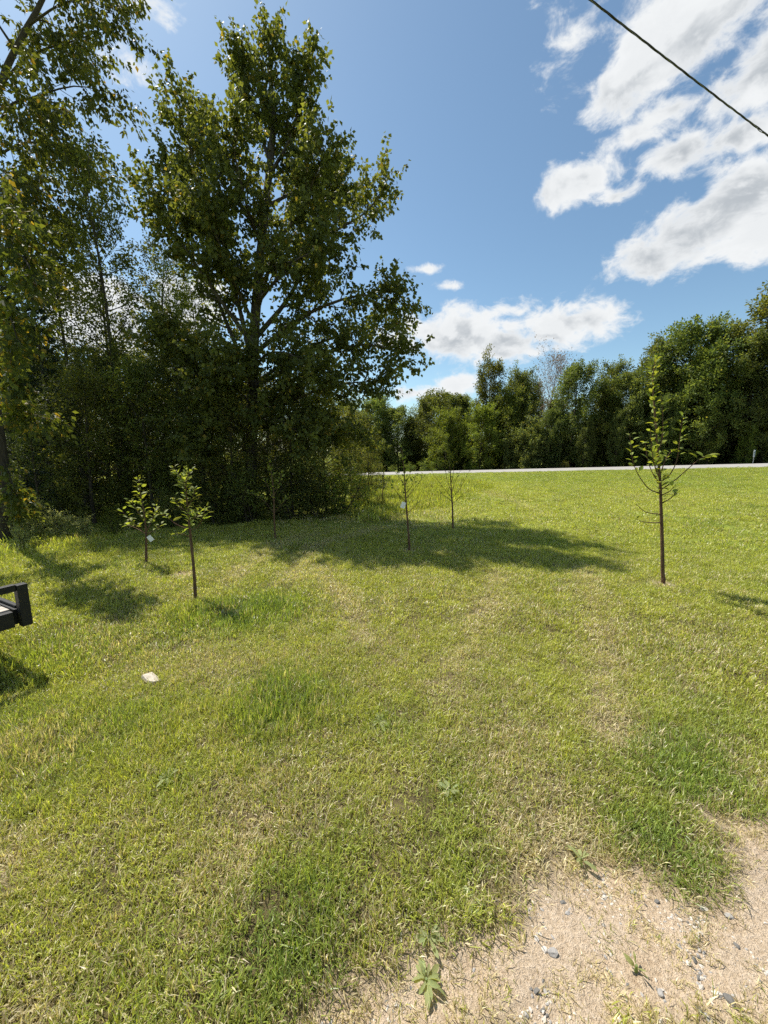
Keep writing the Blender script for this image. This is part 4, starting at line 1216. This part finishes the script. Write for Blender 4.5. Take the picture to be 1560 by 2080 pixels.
sapling('cherry_sapling', 2, (397, 1214), [(394, 1160), (388, 1100), (383, 1050), (378, 1005), (370, 975), (352, 950)],
        [([(384, 1075), (360, 1066), (338, 1050), (326, 1044)], 16, .45), ([(384, 1078), (402, 1070), (412, 1050), (418, 1028)], 16, .4),
         ([(383, 1060), (398, 1050), (408, 1035)], 10, .4), ([(382, 1040), (364, 1028), (352, 1010)], 12, .3), ([(381, 1030), (392, 1012), (396, 990)], 12, .3),
         ([(379, 1010), (378, 980), (388, 952)], 22, .1), ([(385, 1090), (370, 1085), (355, 1085)], 5, .5)],
        (80, .42), .075, .016, 'taller of the two leafy saplings at left, rising from a tuft of long grass', kinds=CHERRY)
sapling('apple_sapling', 3, (297, 1146), [(297, 1110), (297, 1082), (293, 1045), (285, 1005), (280, 968)],
        [([(297, 1086), (282, 1072), (264, 1056), (244, 1034)], 18, .35), ([(297, 1082), (309, 1055), (318, 1028)], 14, .35), ([(297, 1086), (318, 1074), (330, 1064)], 8, .4),
         ([(295, 1060), (276, 1034), (264, 1014)], 14, .3), ([(297, 1084), (270, 1070), (250, 1066)], 9, .4)],
        (40, .5), .08, .017, 'smaller leafy sapling at left with a white tag on its stem')
sapling('apple_sapling', 4, (559, 1096), [(557, 1050), (556, 1000), (551, 960), (545, 925)],
        [([(557, 1042), (530, 1012), (496, 998)], 18, .35), ([(557, 1042), (574, 1022), (590, 1006)], 14, .35), ([(556, 1020), (545, 990), (538, 975)], 10, .3), ([(556, 1010), (566, 985), (572, 960)], 12, .3)],
        (40, .4), .085, .014, 'sapling in the deep tree shade right in front of the left wood', single=False)
sapling('apple_sapling', 5, (832, 1116), [(828, 1060), (824, 1010), (821, 960), (815, 905)],
        [([(826, 1022), (806, 1000), (790, 974)], 6, .5), ([(826, 1012), (846, 986), (862, 964)], 10, .5), ([(825, 1002), (838, 985), (846, 962)], 8, .5), ([(827, 1042), (845, 1026), (851, 1004)], 3, .5),
         ([(824, 990), (812, 970), (804, 955)], 6, .5), ([(823, 985), (832, 965), (836, 945)], 8, .4)],
        (36, .5), .075, .017, 'thin sapling with a white tag standing in the tree shade in mid lawn', single=False)
sapling('apple_sapling', 6, (920, 1074), [(919, 1030), (917, 1000), (915, 965), (912, 935)],
        [([(918, 1012), (897, 986), (878, 960)], 3, .6), ([(918, 1012), (936, 990), (953, 956)], 4, .6), ([(917, 1004), (926, 975), (936, 954)], 3, .6), ([(917, 1000), (907, 970), (905, 945)], 4, .5),
         ([(918, 1024), (932, 1012), (940, 1002)], 2, .5), ([(916, 985), (921, 960), (922, 940)], 4, .5), ([(918, 1018), (900, 1005), (890, 1000)], 2, .5)],
        (10, .6), .06, .018, 'almost leafless sapling at the far edge of the tree shade', single=False)
sapling('wild_sapling', 7, (776, 1030), [(777, 1000), (779, 980), (780, 958)],
        [([(777, 1000), (770, 985), (768, 975)], 30, .2), ([(778, 995), (787, 980), (790, 970)], 30, .2), ([(778, 990), (776, 975), (773, 962)], 25, .2)],
        (40, .4), .09, .014, 'small dark bushy sapling beside the rough grass near the left wood', single=False, leafmat='leaf_dark')

# ------------------------------------------------------------------ white tags hanging on two saplings
def hang_tag(px, py, Y, size, rot, label):
    p = at(px, py, Y)
    e = empty('plant_tag', tuple(p)); e.rotation_euler = (0, RAD(rot), RAD(12))
    m = MB(); m.box((0, 0, -size * .5), (size * .72, .003, size), None, .001); m.build('card', M['paper'], e)
    t = MB(); t.tube([(0, 0, 0), (-.01, .004, .03), (-.03, .008, .05)], .0018, 5); t.build('tie', M['cable'], e)
    tag(e, label, 'tag', 'white tags on the saplings')
hang_tag(301, 1089, ground_at(297, 1146)[1] - .03, .085, -35, 'white square tag on the smaller leafy sapling at left')
hang_tag(821, 1020, ground_at(832, 1116)[1] - .03, .10, 20, 'white tag on the thin sapling in mid lawn shade')

# ------------------------------------------------------------------ rosette weeds
def rosette(seed, px, py, rpx, n, label, lift=.35):
    rng = np.random.RandomState(seed)
    g = ground_at(px, py); z = float(ground_z(g[0], g[1])) - (.015 if py > 1780 else 0)
    R = abs(ground_at(px + rpx, py)[0] - g[0])
    e = empty('rosette_weed', (g[0], g[1], z)); tag(e, label, 'weed', 'broad-leaved weeds in the lawn')
    habit = WEEDL[seed % 4:] + WEEDL[:max(1, seed % 3)]; lift *= rng.uniform(.6, 1.5)
    for i in range(n):
        az = i * 2.4 + rng.normal(0, .45); k = i / n
        d = np.array([math.cos(az), math.sin(az), lift * (.5 + 1.3 * k) * rng.uniform(.6, 1.3)])
        leaf_obj(rng, habit[rng.randint(len(habit))], e, (math.cos(az) * .006, math.sin(az) * .006, .012 + .012 * k), d, unit(UP + rng.normal(0, .35, 3)), R * rng.uniform(.5, 1.15) * (1 - .35 * k))
    m = MB(); m.tube([(0, 0, -.01), (0, 0, .022)], [.006, .004], 6); m.build('crown_stub', M['leaf_weed'], e)
rosette(1, 866, 1990, 34, 20, 'grey-green rosette weed on dry soil at the bottom, nearest the camera')
rosette(2, 872, 1905, 32, 22, 'upright grey-green rosette weed on dry soil just above the nearest one')
rosette(3, 1292, 1970, 26, 8, 'small upright weed on the bare sandy soil at lower right', .8)
rosette(4, 958, 1830, 27, 16, 'leafy weed where the green grass ends, above the two rosettes')
rosette(5, 912, 1616, 26, 13, 'leafy weed in the middle of the foreground lawn')
rosette(6, 342, 1588, 28, 14, 'dark-green leafy weed in the lawn at lower left')
rosette(7, 772, 1476, 27, 15, 'broad leafy weed in the centre of the lawn')
rosette(8, 1180, 1752, 26, 10, 'pale weed at the edge of the bare soil, left of the bright grass patch')

# ------------------------------------------------------------------ single stones and the pale chunk
def stone(seed, px, py, wpx, mat, label, flat=.6):
    rng = np.random.RandomState(seed)
    g = ground_at(px, py); z = float(ground_z(g[0], g[1])) - .02
    w = abs(ground_at(px + wpx, py)[0] - g[0]) * .85
    me = pebble_mesh('stone', rng, M[mat], 2, flat)
    o = mobj('stone', me, None, (g[0], g[1], z + w * .16)); o.scale = (w, w, w); o.rotation_euler = (0, 0, rng.uniform(0, 6.28))
    tag(o, label, 'stone', 'single stones on the bare soil')
stone(1, 1122, 1930, 26, 'stone_grey', 'blue-grey stone on bare soil, right of the nearest rosette weed')
stone(2, 1108, 1922, 16, 'stone_pale', 'pale stone touching the blue-grey one right of the rosette weeds')
stone(3, 1452, 1812, 22, 'stone_dark', 'dark stone below the bright grass patch at lower right')
stone(4, 1480, 1860, 18, 'stone_grey', 'grey stone a little below the dark one at lower right')
stone(5, 1430, 1845, 18, 'stone_pale', 'white stone left of the grey one at lower right')
stone(6, 1480, 2030, 24, 'stone_dark', 'dark stone near the bottom right corner')
stone(7, 1342, 2015, 16, 'stone_grey', 'grey stone right of the small upright weed near the bottom')
stone(8, 1090, 1900, 14, 'stone_pale', 'small pale stone above the blue-grey one')
stone(9, 1410, 1946, 12, 'stone_dark', 'small dark stone on bare soil between the lower right stones')
stone(10, 1496, 1920, 12, 'stone_dark', 'small dark stone near the right edge, above the corner stone')
stone(11, 1440, 2070, 20, 'stone_grey', 'grey stone cut by the bottom edge at right')
stone(12, 1335, 1826, 12, 'stone_dark', 'small dark stone just under the bright grass patch')

def build_chunk():
    g = ground_at(308, 1378); z = float(ground_z(g[0], g[1]))
    e = MB()
    prof = [(-.075, -.035), (-.06, .03), (.03, .042), (.078, .024), (.07, -.03), (.0, -.04)]
    n = len(prof); V = [(x, y, 0) for x, y in prof] + [(x * .95, y * .9, .022 + .008 * math.sin(k * 2.1)) for k, (x, y) in enumerate(prof)] + [(.0, .0, .032)]
    F = [(k, (k + 1) % n, n + (k + 1) % n, n + k) for k in range(n)] + [(n + k, n + (k + 1) % n, 2 * n) for k in range(n)] + [tuple(range(n - 1, -1, -1))]
    e.add(V, F)
    o = e.build('broken_paving_chunk', M['chunk'], None, False, (g[0], g[1], z + .012)); o.rotation_euler = (RAD(-8), RAD(6), RAD(-32))
    tag(o, 'pale broken chunk of stone lying in the grass near the trailer', 'stone')
build_chunk()

# ------------------------------------------------------------------ flatbed trailer at the left edge
def build_trailer():
    P0 = Vector((-2.655, 2.69, 0.0)); u = Vector((-.45, -.893, 0))
    ang = math.atan2(u.y, u.x)
    e = empty('flatbed_trailer', (P0.x, P0.y, 0), ang)
    tag(e, 'black steel flatbed trailer with plank deck and rail, cut by the left edge', 'trailer')
    Lx, Wy = 3.0, 1.6                      # local x runs along the railed side, local -y across the deck
    zb, zt = .335, .452
    def part(name, boxes, mat='black_steel', bev=.004):
        m = MB()
        for c, sz in boxes: m.box(c, sz, None, bev)
        return m.build(name, M[mat], e)
    part('side_beam', [((Lx / 2 + .031, -.02, (zb + zt) / 2), (Lx - .064, .05, zt - zb))])
    part('side_beam', [((Lx / 2 + .031, -Wy + .02, (zb + zt) / 2), (Lx - .064, .05, zt - zb))])
    part('end_beam', [((.02, -Wy / 2, (zb + zt) / 2), (.05, Wy - .095, zt - zb))])
    part('end_beam', [((Lx - .02, -Wy / 2, (zb + zt) / 2), (.05, Wy - .095, zt - zb))])
    for i in range(4): part('cross_member', [((.45 + i * .7, -Wy / 2, zb + .045), (.05, Wy - .1, .06))])
    for x in (0, .98, 1.96, 2.97):
        part('post', [((x, -.004, .485), (.062, .062, .315))])
    part('top_rail', [((Lx / 2, -.004, .625), (Lx - .066, .046, .05))])
    part('end_lip', [((.012, -Wy / 2 - .02, zt + .012), (.03, Wy - .1, .02))])
    n = 11; bw = (Wy - .11) / n
    for i in range(n):
        m = MB(); m.box((0, 0, 0), (Lx - .12, bw - .006, .036), None, .003)
        o = m.build('deck_board', M['deck'], e); o.location = (Lx / 2, -.055 - bw * (i + .5), zt - .012 + .0012 * ((i * 7) % 3))
    for y in (.16, -Wy - .16):
        m = MB(); a = np.linspace(0, 2 * np.pi, 25)
        ring = [(math.cos(t) * .26, math.sin(t) * .26) for t in a[:-1]]
        V = []; F = []
        prof = [(.15, -.06), (.24, -.085), (.275, -.06), (.28, 0), (.275, .06), (.24, .085), (.15, .06)]
        for t in a[:-1]:
            V += [(r * math.cos(t), w, r * math.sin(t)) for r, w in prof]
        k = len(prof); N = 24
        for i in range(N):
            for j in range(k):
                F.append((i * k + j, i * k + (j + 1) % k, ((i + 1) % N) * k + (j + 1) % k, ((i + 1) % N) * k + j))
        m.add(V, F)
        w = m.build('wheel', M['black_rubber'], e, True); w.location = (1.55, y, .28)
        r = MB(); r.tube([(0, -.05, 0), (0, -.02, 0), (0, .02, 0), (0, .05, 0)], [.155, .12, .12, .155], 20); r.build('rim', M['galv'], w, False)
        part('fender', [((1.55, y, .63), (.62, .2, .012)), ((1.22, y, .60), (.10, .2, .012)), ((1.88, y, .60), (.10, .2, .012)), ((1.55, y * .62 if y > 0 else -Wy - .06, .55), (.5, .04, .15))])
    part('axle', [((1.55, -Wy / 2, .28), (.05, Wy + .2, .05))])
    for s in (-1, 1):
        m = MB(); m.tube([(Lx - .02, -Wy / 2 + s * .5, zb + .03), (Lx + .95, -Wy / 2, zb + .03)], .03, 6); m.build('tongue_bar', M['black_steel'], e)
    m = MB(); m.tube([(Lx + .8, -Wy / 2, zb + .05), (Lx + .8, -Wy / 2, .01)], .022, 8); m.build('jack', M['galv'], e)
build_trailer()

# ------------------------------------------------------------------ overhead service cable
def build_cable():
    a = ray(1200, 0); b = ray(1560, 262)
    A = CAM + a * (4.0 / a[2]); B = CAM + b * (4.0 / b[2])
    d = (B - A); d[2] = 0; L = np.linalg.norm(d); d /= L
    e = empty('overhead_cable', tuple(A)); tag(e, 'black twisted overhead cable crossing the upper right sky', 'cable')
    s = np.arange(-11, 26, .035)
    sag = .0016 * ((s - 8) ** 2 - (0 - 8) ** 2)
    t, sd, up = d, np.array([-d[1], d[0], 0]), UP
    for k, (rr, mt, ph) in enumerate(((.0052, 'cable', 0), (.0052, 'cable', 2.09), (.004, 'cable_bare', 4.19))):
        loose = 1 + (1.6 if k == 2 else .5) * np.exp(-((s - L * .93) / .12) ** 2)
        q = s * 6.283 / .60 + ph
        off = (np.cos(q)[:, None] * sd + np.sin(q)[:, None] * up) * (.0046 * loose)[:, None]
        P = d[None] * s[:, None] + UP[None] * sag[:, None] + off
        w = Wood(); w.add(P, np.full(len(P), rr), 5)
        mobj('strand', w.mesh('cable_strand', M[mt]), e)
build_cable()

# ------------------------------------------------------------------ small yard sign across the road
def build_sign():
    x, y = road_spot(1533, ROAD_W + .9); z = float(ground_z(x, y))
    top = float(at(1533, 914, y)[2]); h = .52
    e = empty('yard_sign', (x, y, z)); e.rotation_euler = (0, 0, RAD(38))
    m = MB(); m.box((0, 0, top - z - h / 2), (.62, .012, h), None, .002); m.build('panel', M['sign_white'], e)
    for s in (-1, 1): 
        m = MB(); m.box((.07 * s, 0, (top - z) / 2 - .1), (.012, .022, top - z - .1), None, 0); m.build('stake', M['galv'], e)
    m = MB()
    m.box((0, -.0085, top - z - .20), (.40, .004, .13)); m.box((-.04, -.0085, top - z - .34), (.34, .004, .06)); m.box((.02, -.0085, top - z - .44), (.44, .004, .045))
    m.build('print', M['sign_blue'], e)
    tag(e, 'small white yard sign on stakes beside the far edge of the road', 'sign')
build_sign()
